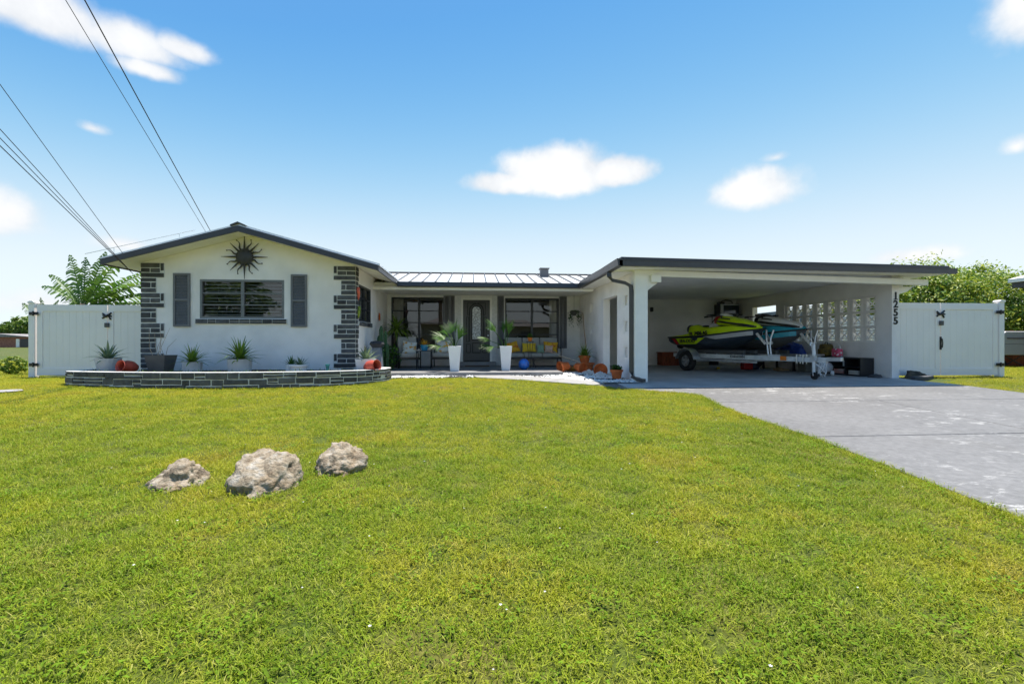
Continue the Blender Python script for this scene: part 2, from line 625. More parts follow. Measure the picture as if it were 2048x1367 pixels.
    def build(s, name, mats, parent=None, smooth=False, world=True, bevel=0, recalc=True, seg=2):
        me = bpy.data.meshes.new(name)
        off = wloc(parent) if (world and parent is not None) else Vector((0, 0, 0))
        me.from_pydata([tuple(Vector(p) - off) for p in s.v], [], s.f)
        if not isinstance(mats, (list, tuple)):
            mats = [mats]
        for m in mats:
            me.materials.append(m)
        if len(mats) > 1:
            for p, mi in zip(me.polygons, s.m):
                p.material_index = mi
        if recalc or bevel:
            bm = bmesh.new()
            bm.from_mesh(me)
            if bevel:
                bmesh.ops.remove_doubles(bm, verts=bm.verts, dist=1e-5)
                bmesh.ops.bevel(bm, geom=list(bm.edges), offset=bevel, segments=seg, affect='EDGES', profile=.5)
            if recalc:
                bmesh.ops.recalc_face_normals(bm, faces=bm.faces)
            bm.to_mesh(me)
            bm.free()
        if smooth:
            for p in me.polygons:
                p.use_smooth = True
        o = bpy.data.objects.new(name, me)
        COL.objects.link(o)
        if parent is not None:
            o.parent = parent
        return o


def wloc(o):
    p = Vector((0, 0, 0))
    while o is not None:
        p += o.location
        o = o.parent
    return p


def tag(o, label, cat, group=None):
    o['label'] = label
    o['category'] = cat
    if group:
        o['group'] = group
    return o


def thing(name, label, cat, loc=(0, 0, 0), rz=0, group=None):
    o = bpy.data.objects.new(name, None)
    COL.objects.link(o)
    o.location = loc
    o.rotation_euler = (0, 0, rz)
    o.empty_display_size = .1
    return tag(o, label, cat, group)


def sub(name, parent, loc=(0, 0, 0)):
    """an Empty that is a part; loc is a world position"""
    o = bpy.data.objects.new(name, None)
    COL.objects.link(o)
    o.parent = parent
    o.location = Vector(loc) - wloc(parent)
    o.empty_display_size = .1
    return o


def struct(o):
    o['kind'] = 'structure'
    return o


def rough(mb, amt=.004):
    """hand-cut look: nudge the corners of the last pieces"""
    mb.v = [(x + random.uniform(-amt, amt), y + random.uniform(-amt * .4, amt * .4), z + random.uniform(-amt, amt)) for x, y, z in mb.v]
    return mb


def share(src, name, parent, loc, rot=None, scale=None):
    """a copy that shares mesh data; loc in the parent's frame"""
    o = bpy.data.objects.new(name, src.data)
    COL.objects.link(o)
    o.parent = parent
    o.location = loc
    if rot:
        o.rotation_euler = rot
    if scale:
        o.scale = scale
    return o


def copy_tree(o, parent=None):
    c = o.copy()
    COL.objects.link(c)
    c.parent = parent
    for ch in list(o.children):
        copy_tree(ch, c)
    return c


def rot(z=0, y=0, x=0):
    return Matrix.Rotation(z, 3, 'Z') @ Matrix.Rotation(y, 3, 'Y') @ Matrix.Rotation(x, 3, 'X')


def text_mesh(name, body, size, mat_, parent, M, extrude=.002, bold=0.0):
    cu = bpy.data.curves.new(name, 'FONT')
    cu.body = body
    cu.size = size
    cu.extrude = extrude
    cu.offset = bold
    cu.align_x = 'CENTER'
    cu.align_y = 'CENTER'
    tmp = bpy.data.objects.new(name + '_tmp', cu)
    COL.objects.link(tmp)
    dg = bpy.context.evaluated_depsgraph_get()
    me = bpy.data.meshes.new_from_object(tmp.evaluated_get(dg))
    bpy.data.objects.remove(tmp)
    me.transform(M)
    me.materials.clear()
    me.materials.append(mat_)
    o = bpy.data.objects.new(name, me)
    COL.objects.link(o)
    o.parent = parent
    return o


def gz(y):
    return -.045 * (10 - max(y, -3)) if y < 10 else 0.0


def wall_boxes(mb, axis, c0, c1, u0, u1, z0, z1, holes):
    """a straight wall as boxes; axis 'x': runs along x between y c0..c1; holes (ua, ub, za, zb)"""
    us = sorted({u0, u1, *[h[0] for h in holes], *[h[1] for h in holes]})
    for a, b in zip(us[:-1], us[1:]):
        m = (a + b) / 2
        zs = [z0]
        for h in sorted([h for h in holes if h[0] < m < h[1]], key=lambda h: h[2]):
            zs += [h[2], h[3]]
        zs.append(z1)
        for za, zb in zip(zs[0::2], zs[1::2]):
            if zb - za < 1e-4:
                continue
            if axis == 'x':
                mb.box(a, b, c0, c1, za, zb)
            else:
                mb.box(c0, c1, a, b, za, zb)


# ================================================================== ground, paving
g = MB()
ys = [-80, -3, 10, 220]
xs = [-220, 220]
for i in range(3):
    a, b = ys[i], ys[i + 1]
    g.add([(xs[0], a, gz(a)), (xs[1], a, gz(a)), (xs[1], b, gz(b)), (xs[0], b, gz(b))], [(0, 1, 2, 3)])
struct(g.build('ground', TURF, recalc=False))

road = MB()
road.box(-120, 120, -13, -5.5, -.75, -.575)
struct(road.build('road', ASPH))


def slab(parent, poly, mat_, th=.10, lift=.02, name='slab', bev=.006):
    """flat paving piece following the ground fall"""
    mb = MB()
    n = len(poly)
    top = [(x, y, max(gz(y), -9) + lift) for x, y in poly]
    bot = [(x, y, z - th) for x, y, z in top]
    mb.add(top + bot, [tuple(range(n)), tuple(range(2 * n - 1, n - 1, -1))] + [(i, i + n, (i + 1) % n + n, (i + 1) % n) for i in range(n)])
    return mb.build(name, mat_, parent, bevel=bev, seg=1)


def paving(name, loc):
    o = bpy.data.objects.new(name, None)
    COL.objects.link(o)
    o.location = loc
    return struct(o)


drive = paving('driveway', (6.8, 5, 0))
J = .012
slab(drive, [(3.62, 1.2), (10.3, 1.2), (10.3, 4.9 - J), (3.84, 4.9 - J), (3.66, 2.7)], PAVE)
slab(drive, [(3.62, -3), (10.3, -3), (10.3, 1.2 - J), (3.62, 1.2 - J)], PAVE)
slab(drive, [(3.62, -5.6), (10.3, -5.6), (10.3, -3 - J), (3.62, -3 - J)], PAVE)
slab(drive, [(3.84, 4.9 + J), (6.76 - J, 4.9 + J), (6.76 - J, 7.12 - J), (3.88, 7.12 - J), (3.80, 6.2)], PAVE)
slab(drive, [(6.76 + J, 4.9 + J), (10.3, 4.9 + J), (10.3, 7.12 - J), (6.76 + J, 7.12 - J)], PAVE)
slab(drive, [(3.90, 7.12 + J), (6.76, 7.12 + J), (10.3, 7.12 + J), (10.22, 8.76), (2.80, 8.76), (3.3, 8.45), (3.8, 8.15), (4.04, 7.85)], PAVE)

slab(drive, [(2.78, 8.78), (2.98, 8.78), (2.98, 9.36), (2.75, 9.36), (2.45, 9.15)], PAVE)
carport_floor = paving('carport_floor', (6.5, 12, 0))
slab(carport_floor, [(3.0, 8.78), (10.2, 8.78), (9.97, 9.5), (9.95, 10.0), (3.0, 10.0)], CFLOOR, lift=.024)  # the lightened colour begins along the edge of the roof's shadow
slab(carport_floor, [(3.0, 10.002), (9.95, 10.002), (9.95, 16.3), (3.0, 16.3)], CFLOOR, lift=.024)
ps = MB()
ps.box(-2.82, 2.25, 11.5, 15.0, -.05, .10)
ps.box(2.25, 3.5, 13.1, 15.0, -.05, .10)
PORCH = mat('dark_grey_floor_paint', (.19, .19, .195), .6, var=.2, vscale=4, bump=.2, bscale=60)
struct(ps.build('porch_floor', PORCH))

walk = paving('walk', (1.5, 10.3, 0))
slab(walk, [(.05, 10.85), (.62, 10.42), (1.22, 11.10), (.85, 11.48), (-.05, 11.48)], CONC, lift=.035)
slab(walk, [(.64, 10.40), (1.55, 9.72), (2.05, 10.28), (1.25, 11.07)], CONC, lift=.035)
slab(walk, [(1.57, 9.70), (2.42, 9.16), (2.72, 9.37), (2.62, 9.62), (2.08, 10.25)], CONC, lift=.035)

bed = MB()
for poly in ([(-1.95, 10.98), (-.05, 10.9), (-.05, 11.49), (-2.6, 11.49)],
             [(1.25, 11.1), (2.08, 10.28), (2.65, 9.62), (2.74, 9.38), (3.46, 9.38), (3.46, 13.08), (2.27, 13.08), (2.27, 11.49), (.87, 11.49)]):
    bed.add([(x, y, .014) for x, y in poly], [tuple(range(len(poly)))])
BEDM = mat('gravel_bed', (.5, .5, .49), .95, var=.3, vscale=40, bump=1, bscale=60)
struct(bed.build('gravel_bed', BEDM, recalc=False))

# ================================================================== house
house = thing('house', 'white stucco ranch house with dark stone quoins, metal roof and open carport', 'house', (0, 13, 0))


RX = -5.2


def zr(x):
    return 3.43 - .275 * abs(x - RX)


# --- walls
w = MB()
wall_boxes(w, 'x', 11.0, 11.18, -7.55, -2.82, -.05, 2.45, [(-6.3, -4.43, 1.41, 2.31)])
w.prism([(-7.55, 2.45), (-2.82, 2.45), (-2.82, zr(-2.82) - .105), (RX, zr(RX) - .105), (-7.55, zr(-7.55) - .105)], (0, .18, 0), (0, 11.0, 0))
wall_boxes(w, 'y', -7.55, -7.37, 11.18, 19, -.05, 2.65, [])
wall_boxes(w, 'y', -3.0, -2.82, 11.18, 15.0, -.05, 2.665, [(11.32, 12.62, 1.38, 2.28)])
w.build('wall', STUCCO, house)
w = MB()
wall_boxes(w, 'x', 15.0, 15.18, -3.0, 3.68, -.05, 2.46, [(-2.7, -1.0, .68, 2.32), (-.46, .56, .22, 2.32), (.99, 2.79, .68, 2.32)])
PORCHW = mat('porch_wall_paint', (.78, .76, .73), .85, var=.04, bump=.3, bscale=90)
w.build('wall', PORCHW, house)
w = MB()
wall_boxes(w, 'y', 3.5, 3.68, 9.86, 15.0, -.05, 2.44, [(11.0, 12.2, .03, 2.03), (10.2, 10.5, .48, .78), (10.2, 10.5, 1.08, 1.38), (10.2, 10.5, 1.69, 1.99),
                                                  (13.35, 13.65, .48, .78), (13.35, 13.65, 1.12, 1.42), (13.35, 13.65, 1.75, 2.05)])
w.build('wall', STUCCO, house)
w = MB()
wall_boxes(w, 'y', 9.75, 9.93, 9.92, 16.48, -.05, 2.431, [(10.34, 13.66, .87, 2.004), (14.05, 15.3, .9, 2.08)])
w.build('wall', STUCCO, house)
w = MB()
w.box(3.68, 9.75, 16.3, 16.48, -.05, 2.47)
BACKW = mat('carport_back_wall', (.84, .82, .80), .85, var=.06, vscale=1.5, bump=.2, bscale=80)
w.build('wall', BACKW, house)
w = MB()
w.box(-7.55, 9.93, 19.0, 19.18, -.05, 2.45)
w.box(9.75, 9.93, 16.48, 19, -.05, 2.45)
w.build('wall', STUCCO, house)
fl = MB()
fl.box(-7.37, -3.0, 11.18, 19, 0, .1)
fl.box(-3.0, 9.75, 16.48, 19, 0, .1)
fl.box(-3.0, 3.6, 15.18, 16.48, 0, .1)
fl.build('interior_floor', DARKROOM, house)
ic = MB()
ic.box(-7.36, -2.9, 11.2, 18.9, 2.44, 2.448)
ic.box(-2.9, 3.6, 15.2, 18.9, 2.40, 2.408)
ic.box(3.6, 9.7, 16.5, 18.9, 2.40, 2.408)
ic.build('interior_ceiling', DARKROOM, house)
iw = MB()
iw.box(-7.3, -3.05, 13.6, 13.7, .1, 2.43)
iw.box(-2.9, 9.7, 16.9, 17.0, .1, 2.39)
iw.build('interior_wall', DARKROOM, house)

# --- carport post, beam, corbels
p = MB()
p.box(3.45, 3.73, 9.58, 9.86, 0, 2.31)
p.build('post', WHITE, house, bevel=.008, seg=1)
p = MB()
p.prism([(3.46, 2.306), (10.36, 2.17), (10.36, 2.30), (3.46, 2.44)], (0, .14, 0), (0, 9.62, 0))
p.build('beam', WHITE, house, bevel=.006, seg=1)
p = MB()
p.prism([(3.73, 1.98), (4.02, 2.2), (4.02, 2.294), (3.73, 2.299)], (0, .2, 0), (0, 9.63, 0))
p.build('bracket', WHITE, house)
p = MB()
p.box(3.80, 4.02, 9.55, 9.617, 2.16, 2.32)
p.build('beam_block', WHITE, house, bevel=.005, seg=1)
p = MB()
p.prism([(9.93, 1.99), (10.14, 2.05), (10.30, 2.17), (9.93, 2.178)], (0, .3, 0), (0, 9.93, 0))
p.build('bracket', WHITE, house)
p = MB()
p.box(9.94, 10.06, 9.95, 16, 2.18, 2.40)
p.build('rafter', WHITE, house)

# --- roofs
for s_, nm in ((-1, 'l'), (1, 'r')):
    xe = RX + s_ * (3.0 if s_ > 0 else 2.80)
    deck = MB()
    poly = [(RX, zr(RX) - .005), (xe, zr(xe) - .005), (xe, zr(xe) - .10), (RX, zr(RX) - .10)]
    deck.prism(poly if s_ > 0 else poly[::-1], (0, 8.51, 0), (0, 10.49, 0))
    deck.build('roof_deck', SOFFIT, house)
    fa = MB()
    poly = [(RX, zr(RX)), (xe + s_ * .02, zr(xe + .02 * s_)), (xe + s_ * .02, zr(xe + .02 * s_) - .125), (RX, zr(RX) - .13)]
    fa.prism(poly if s_ > 0 else poly[::-1], (0, .038, 0), (0, 10.45, 0))
    fa.build('fascia', TRIM, house)
    ef = MB()
    z0 = zr(xe)
    ef.box(min(xe, xe + s_ * .03), max(xe, xe + s_ * .03), 10.49, 13.4 if s_ > 0 else 19, z0 - .13, z0 - .012)
    ef.build('fascia', TRIM, house)
    rc = MB()
    poly = [(RX, zr(RX) + .012), (xe + s_ * .05, zr(xe + .05 * s_) + .012), (xe + s_ * .05, zr(xe + .05 * s_)), (RX, zr(RX))]
    rc.prism(poly if s_ > 0 else poly[::-1], (0, 8.52, 0), (0, 10.48, 0))
    y = 10.51
    while y < 19:
        a = V(RX, y, zr(RX) + .028)
        b = V(xe + s_ * .05, y, zr(xe + s_ * .05) + .028)
        rc.bar(a, b, .022, .04)
        y += .37
    rc.build('roof_covering', METALROOF, house)
rc = MB()
rc.prism([(RX - .16, zr(RX - .16) + .03), (RX, zr(RX) + .05), (RX + .16, zr(RX + .16) + .03), (RX + .16, zr(RX + .16) + .06), (RX, zr(RX) + .085), (RX - .16, zr(RX - .16) + .06)][::-1], (0, 8.5, 0), (0, 10.45, 0))
rc.build('ridge_cap', TRIM2, house)

SL = (3.2 - 2.53) / 2.8
deck = MB()
deck.prism([(13.0, 2.525), (15.8, 3.195), (19.4, 2.40), (19.4, 2.30), (15.8, 3.08), (13.0, 2.435)][::-1], (15.2, 0, 0), (-5.0, 0, 0), (0, 1, 0), (0, 0, 1))
deck.build('roof_deck', SOFFIT, house)
pm = MB()
pm.prism([(12.93, 2.53 - .07 * SL), (15.8, 3.205), (15.8, 3.215), (12.93, 2.54 - .07 * SL)][::-1], (.352, 0, 0), (-.176, 0, 0), (0, 1, 0), (0, 0, 1))
proto = pm.build('roof_panel', METALROOF, None)
smb = MB()
smb.bar((0, 12.93, 2.555 - .07 * SL), (0, 15.8, 3.235), .03, .05)
protos = smb.build('roof_seam', TRIM2, None)
x = -4.9
first = True
hl = Vector((0, -13, 0))
while x < 10.1:
    for pr in (proto, protos):
        xx = x if pr is proto else x - .18
        if first:
            pr.parent = house
            pr.location = hl + V(xx, 0, 0)
        else:
            share(pr, pr.name.split('.')[0], house, hl + V(xx, 0, 0))
    first = False
    x += .36
bk = MB()
bk.add([(-5, 15.8, 3.21), (10.2, 15.8, 3.21), (10.2, 19.45, 2.41), (-5, 19.45, 2.41)], [(0, 1, 2, 3)])
bk.build('roof_covering', METALROOF, house, recalc=False)
rc = MB()
rc.bar((-5, 15.8, 3.225), (10.2, 15.8, 3.225), .16, .05)
rc.build('ridge_cap', TRIM2, house)
sf = MB()
sf.box(-2.82, 3.5, 12.98, 14.998, 2.395, 2.43)
sf.build('porch_soffit', SOFFIT, house)
sf = MB()
sf.box(-2.82, 3.4, 12.9, 12.975, 2.33, 2.40)
sf.build('porch_frieze', WHITE, house)
gu = MB()
gu.prism([(12.78, 2.54), (12.76, 2.42), (12.83, 2.40), (12.895, 2.40), (12.895, 2.54), (12.885, 2.54), (12.885, 2.42), (12.79, 2.43), (12.79, 2.54)][::-1], (5.15, 0, 0), (-2.14, 0, 0), (0, 1, 0), (0, 0, 1))
gu.build('gutter', TRIM2, house)
fb = MB()
fb.box(-2.12, 3.0, 12.897, 12.98, 2.402, 2.50)
fb.build('fascia', TRIM, house)

# carport roof
cr = MB()
cr.prism([(3.05, 2.56), (10.52, 2.47), (10.52, 2.56), (3.05, 2.65)], (0, 3.7, 0), (0, 9.3, 0))
cr.build('roof_deck', TRIM, house)
cr = MB()
cr.prism([(2.98, 2.45), (10.60, 2.375), (10.60, 2.475), (2.98, 2.565)], (0, .09, 0), (0, 9.2, 0))
cr.prism([(2.98, 2.565), (10.60, 2.475), (10.60, 2.487), (2.98, 2.578)], (0, .1, 0), (0, 9.19, 0))
cr.build('fascia', TRIM2, house)
cr = MB()
cr.loft([[V(2.95, 9.2, 2.45), V(3.05, 9.2, 2.44), V(3.05, 9.2, 2.59), V(2.93, 9.2, 2.60)],
         [V(2.95, 12.76, 2.41), V(3.05, 12.76, 2.40), V(3.05, 12.76, 2.54), V(2.93, 12.76, 2.545)]])
cr.build('gutter', TRIM2, house)
cr = MB()
cr.prism([(3.06, 2.44), (10.5, 2.385), (10.5, 2.40), (3.06, 2.455)], (0, .44, 0), (0, 9.3, 0))
cr.box(3.06, 3.5, 9.74, 12.97, 2.42, 2.45)
cr.box(9.93, 10.5, 9.75, 16.3, 2.40, 2.42)
cr.build('soffit', SOFFIT, house)
cr = MB()
cr.box(3.52, 9.925, 9.765, 16.3, 2.432, 2.46)
cr.build('ceiling', CEIL, house)
ch = MB()
ch.box(2.18, 2.44, 15.0, 15.26, 3.02, 3.30)
ch.box(2.15, 2.47, 14.97, 15.29, 3.30, 3.33)
ch.build('roof_vent', mat('grey_vent', (.14, .14, .15), .6), house)
mast = MB()
mast.tube([(-6.75, 12.5, 2.8), (-6.75, 12.5, 3.5)], .025)
mast.build('service_mast', GALV, house)

# downspout
ds = MB()
pts = [(3.0, 10.0, 2.44), (3.0, 9.98, 2.32), (3.06, 9.93, 2.24), (3.30, 9.80, 2.17), (3.40, 9.74, 2.10), (3.415, 9.72, 2.0), (3.415, 9.72, .22), (3.43, 9.69, .12), (3.52, 9.52, .06), (3.58, 9.40, .05)]
rings = []
for i, q in enumerate(pts):
    q = Vector(q)
    d = (Vector(pts[min(i + 1, len(pts) - 1)]) - Vector(pts[max(0, i - 1)])).normalized()
    sx = V(.86, -.5, 0) if abs(d.z) > .8 else d.cross(V(0, 0, 1)).normalized()
    uy = sx.cross(d).normalized()
    rings.append([q + sx * .045 + uy * .035, q - sx * .045 + uy * .035, q - sx * .045 - uy * .035, q + sx * .045 - uy * .035])
ds.loft(rings)
ds.build('downspout', TRIM2, house)


# --- quoins: mortar backing + stones
def quoin(name, xo, sgn, side):
    """xo: the corner x; sgn +1 stones run to the right of xo, -1 to the left; wraps the corner"""
    q = sub(name, house, (xo, 11.0, 0))
    zt = 2.655 if sgn < 0 else 2.67
    backs, stones = MB(), []
    z = zt
    k = 0
    while z > .05:
        wide = k % 2 == 0
        wd = .49 if wide else .32
        hgt = min(.335, z - .02)
        m = .021
        if wide:
            pcs = [(0, .085, hgt * .45, hgt), (.085, wd, hgt * .66, hgt), (.085, .30, hgt * .33, hgt * .66), (.30, wd, hgt * .33, hgt * .66), (0, wd, 0, hgt * .33)]
        else:
            pcs = [(0, wd, hgt * .72, hgt), (0, wd * .36, hgt * .32, hgt * .72), (wd * .36, wd, hgt * .32, hgt * .72), (0, wd, 0, hgt * .32)]
        x0, x1 = (xo, xo + wd) if sgn > 0 else (xo - wd, xo)
        backs.box(x0, x1, 10.985, 10.999, z - hgt, z)
        for a, b, c, d in pcs:
            jx = random.uniform(-.006, .006)
            if sgn < 0:
                # keep the tall stone on the outer left, as in the wall
                xa, xb = x0 + a, x0 + b
            else:
                xa, xb = x0 + (wd - b), x0 + (wd - a)
            at_corner = b > wd - 1e-6 if sgn < 0 else a < -1  # stones that turn the corner lose their outer joint
            at_corner2 = sgn > 0 and b > wd - 1e-6
            stones.append((xa + (m / 2 if not at_corner2 else -.012) + (jx if a > 0 else 0), xb - (m / 2 if not at_corner else -.012), z - hgt + c + m / 2, z - hgt + d - m / 2, 'f'))
        # side return
        dd = .26 if wide else .20
        sx = (xo, xo + .014) if side > 0 else (xo - .014, xo)
        backs.box(sx[0] + (.001 if side > 0 else -.001), sx[1], 11.0, 11.0 + dd, z - hgt, z)
        for c, d in ((0, .33), (.33, .68), (.68, 1)):
            stones.append((11.0 + .004, 11.0 + dd - m / 2, z - hgt + c * hgt + m / 2, z - hgt + d * hgt - m / 2, 's'))
        z -= hgt + .008
        k += 1
    backs.build('mortar', MORTAR, q)
    for a, b, c, d, f in stones:
        s = MB()
        pr = random.uniform(.008, .016)
        if f == 'f':
            s.box(a, b, 10.985 - pr, 10.987, c, d)
        elif side > 0:
            s.box(xo + .012, xo + .014 + pr, a, b, c, d)
        else:
            s.box(xo - .014 - pr, xo - .012, a, b, c, d)
        rough(s, .005).build('stone', SLATE, q, bevel=.005, seg=2)


quoin('quoin', -2.82, -1, 1)
quoin('quoin', -7.55, 1, -1)


# --- windows
def window(name, axis, c, u0, u1, z0, z1, halves, rows, frame, out, blinds=None, curtain=False, gap=.05):
    """axis 'x': window in a wall along x with its outer face at y=c; out -1 = faces -y; axis 'y': faces +x (out 1)"""
    ctr = ((u0 + u1) / 2, c, z0) if axis == 'x' else (c, (u0 + u1) / 2, z0)
    o = sub(name, house, ctr)

    def bx(mb, ua, ub, da, db, za, zb):
        if axis == 'x':
            mb.box(ua, ub, c + da, c + db, za, zb)
        else:
            mb.box(c - db, c - da, ua, ub, za, zb)
    f = MB()
    t = .05
    bx(f, u0, u1, -.02, .07, z0, z0 + t)
    bx(f, u0, u1, -.02, .07, z1 - t, z1)
    bx(f, u0, u0 + t, -.02, .07, z0 + t, z1 - t)
    bx(f, u1 - t, u1, -.02, .07, z0 + t, z1 - t)
    f.build('frame', frame, o)
    edges = [u0 + t] + [u0 + (u1 - u0) * h for h in halves] + [u1 - t]
    for h in halves:
        mm = MB()
        uc = u0 + (u1 - u0) * h
        bx(mm, uc - .035, uc + .035, -.015, .06, z0 + t, z1 - t)
        mm.build('mullion', frame, o)
    for a, b in zip(edges[:-1], edges[1:]):
        a += .036 if a > u0 + t else 0
        b -= .036 if b < u1 - t else 0
        for r in range(rows):
            za = z0 + t + (z1 - z0 - 2 * t) * r / rows
            zb = z0 + t + (z1 - z0 - 2 * t) * (r + 1) / rows
            pm_ = MB()
            if axis == 'x':
                tl = random.uniform(-.004, .004)
                pm_.add([(a, c + .03, za), (b, c + .03, za), (b, c + .03 + tl, zb), (a, c + .03 + tl, zb)], [(0, 1, 2, 3)])
            else:
                pm_.add([(c - .03, a, za), (c - .03, b, za), (c - .03, b, zb), (c - .03, a, zb)], [(0, 1, 2, 3)])
            pm_.build('pane', GLASS, o, recalc=False)
            if r:
                mb = MB()
                bx(mb, a, b, -.005, .05, za - .014, za + .014)
                mb.build('glazing_bar', frame, o)
    if blinds:
        n = int((z1 - z0 - .1) / gap)
        for a, b in zip(edges[:-1], edges[1:]):
            for k in range(n):
                s = MB()
                zz = z0 + t + gap * (k + .5)
                if axis == 'x':
                    s.add([(a, c + .09, zz - .014), (b, c + .09, zz - .014), (b, c + .14, zz + .016), (a, c + .14, zz + .016)], [(0, 1, 2, 3)])
                else:
                    s.add([(c - .10, a, zz - .006), (c - .10, b, zz - .006), (c - .138, b, zz + .012), (c - .138, a, zz + .012)], [(0, 1, 2, 3)])
                s.build('blind_slat', BLIND, o, recalc=False)
    if curtain:
        for a, b in curtain:
            s = MB()
            n = 24
            vs = []
            for i in range(n + 1):
                u = a + (b - a) * i / n
                dep = .2 + .03 * math.sin(i * 1.9)
                for zz in (z0 + .02, z1):
                    vs.append((u, c + dep, zz) if axis == 'x' else (c - dep, u, zz))
            s.add(vs, [(2 * i, 2 * i + 2, 2 * i + 3, 2 * i + 1) for i in range(n)])
            s.build('curtain', CURT, o, recalc=False, smooth=True)
    return o


window('window', 'x', 11.02, -6.3, -4.43, 1.41, 2.31, [.5], 3, FRAME, -1, blinds=True, gap=.078)
window('window', 'y', -2.84, 11.32, 12.62, 1.38, 2.28, [.5], 3, DARKFR, 1, curtain=[(11.36, 11.9), (12.2, 12.58)])
window('window', 'x', 15.02, -2.7, -1.0, .68, 2.32, [.52], 4, DARKFR, -1, curtain=[(-2.66, -2.35)])
window('window', 'x', 15.02, .99, 2.79, .68, 2.32, [.5], 4, DARKFR, -1, curtain=[(2.5, 2.75)])

# sills of little stones
for (axis, a, b, z, c) in (('x', -6.38, -4.36, 1.40, 11.0), ('y', 11.28, 12.66, 1.37, -2.82)):
    q = sub('sill', house, (a, c, z) if axis == 'x' else (c, a, z))
    mb = MB()
    if axis == 'x':
        mb.box(a, b, c - .03, c - .001, z - .11, z)
    else:
        mb.box(c + .001, c + .03, a, b, z - .11, z)
    mb.build('mortar', MORTAR, q)
    u = a + .006
    while u < b - .05:
        ln = min(random.uniform(.14, .34), b - u)
        if b - u - ln < .07:
            ln = b - u
        two = random.random() < .45
        for (za, zb) in (((z - .052, z - .006), (z - .104, z - .062)) if two else ((z - .104, z - .006),)):
            s = MB()
            if axis == 'x':
                s.box(u, u + ln - .012, c - .042, c - .029, za, zb)
            else:
                s.box(c + .029, c + .042, u, u + ln - .012, za, zb)
            s.build('stone', SLATE, q, bevel=.003, seg=1)
        u += ln


# --- shutters
def shutter(x0, x1, z0, z1, y, mat_=GREYSH):
    o = sub('shutter', house, ((x0 + x1) / 2, y, z0))
    f = MB()
    t = .045
    f.box(x0, x1, y - .04, y - .002, z0, z0 + t)
    f.box(x0, x1, y - .04, y - .002, z1 - t, z1)
    f.box(x0, x0 + t, y - .04, y - .002, z0 + t, z1 - t)
    f.box(x1 - t, x1, y - .04, y - .002, z0 + t, z1 - t)
    zm = (z0 + z1) / 2
    f.box(x0 + t, x1 - t, y - .04, y - .002, zm - t / 2, zm + t / 2)
    f.build('frame', mat_, o)
    s = MB()
    for za, zb in ((z0 + t, zm - t / 2), (zm + t / 2, z1 - t)):
        n = max(3, int((zb - za) / .032))
        for k in range(n):
            zz = za + (zb - za) * (k + .5) / n
            s.obox(((x0 + x1) / 2, y - .018, zz), (x1 - x0 - 2 * t, .007, .036), rot(x=R(-35)))
    s.build('louvre_set', mat_, o)


shutter(-6.86, -6.50, 1.22, 2.44, 11.0)
shutter(-4.27, -3.91, 1.22, 2.44, 11.0)
for a, b in ((-1.02, -.82), (-.82, -.66), (.74, .95), (2.80, 2.92), (2.92, 3.05)):
    shutter(a, b, .66, 2.38, 15.0)

# --- front door
for (x0, x1) in ((-.66, -.46), (.56, .72)):
    pl = sub('brick_pilaster', house, (x0, 15, 0))
    mb = MB()
    mb.box(x0, x1, 14.962, 14.999, .1, 2.394)
    mb.build('mortar', MORTAR, pl)
    z = .105
    k = 0
    while z < 2.36:
        cut = x0 + (x1 - x0) * (.38 if k % 2 else .62)
        for a, b in ((x0, cut), (cut, x1)):
            s = MB()
            s.box(a + .004, b - .004, 14.95, 14.964, z, z + .062)
            s.build('brick', WHITEBRICK, pl)
        z += .071
        k += 1
door = sub('door', house, (.05, 15, .22))
d = MB()
d.box(-.46, -.39, 14.97, 15.12, .22, 2.32)
d.box(.49, .56, 14.97, 15.12, .22, 2.32)
d.box(-.39, .49, 14.97, 15.12, 2.25, 2.32)
d.build('frame', WHITE, door)
d = MB()
d.box(-.39, .49, 15.03, 15.08, .25, 2.25)
d.build('leaf', DOORM, door)
d = MB()


def mould(pts, closed=True, w=.022):
    n = len(pts)
    for i in range(n if closed else n - 1):
        a, b = pts[i], pts[(i + 1) % n]
        d.tube([(a[0], 15.026, a[1]), (b[0], 15.026, b[1])], w / 2, 6)


cx = .05
arch = [(cx - .15, .95)] + [(cx + .15 * math.cos(math.pi - math.pi * i / 10), 1.90 + .15 * math.sin(math.pi * i / 10)) for i in range(11)] + [(cx + .15, .95)]
arch2 = [(cx - .22, .88)] + [(cx + .22 * math.cos(math.pi - math.pi * i / 10), 1.90 + .22 * math.sin(math.pi * i / 10)) for i in range(11)] + [(cx + .22, .88)]
mould(arch, True, .034)
mould(arch2, False, .026)
for sg in (-1, 1):
    mould([(cx + sg * .04, 2.16), (cx + sg * .29, 2.16), (cx + sg * .29, 1.76), (cx + sg * .24, 1.76), (cx + sg * .22, 2.0), (cx + sg * .12, 2.11), (cx + sg * .04, 2.13)])
    mould([(cx + sg * .25, 1.68), (cx + sg * .33, 1.68), (cx + sg * .33, .88), (cx + sg * .25, .88)])
    mould([(cx + sg * .20, .80), (cx + sg * .33, .80), (cx + sg * .33, .52), (cx + sg * .20, .52)])
mould([(cx - .13, .84), (cx + .13, .84), (cx + .13, .52), (cx - .13, .52)])
d.build('moulding', DOORD, door)
d = MB()
gp = [(x_, z_) for x_, z_ in arch]
d.prism(gp, (0, .01, 0), (0, 15.018, 0))
d.build('leaded_pane', LEADED, door)
d = MB()
d.lathe([(.03, 0), (.034, .02), (.02, .04), (0.0, .045)], (.43, 15.03, 1.30), 12, rot(x=R(90)))
d.build('deadbolt', GALV, door)
d = MB()
d.lathe([(.028, 0), (.02, .02), (.03, .05), (.02, .07), (0.0, .075)], (.43, 15.03, 1.08), 12, rot(x=R(90)))
d.build('handle', GALV, door)
d = MB()
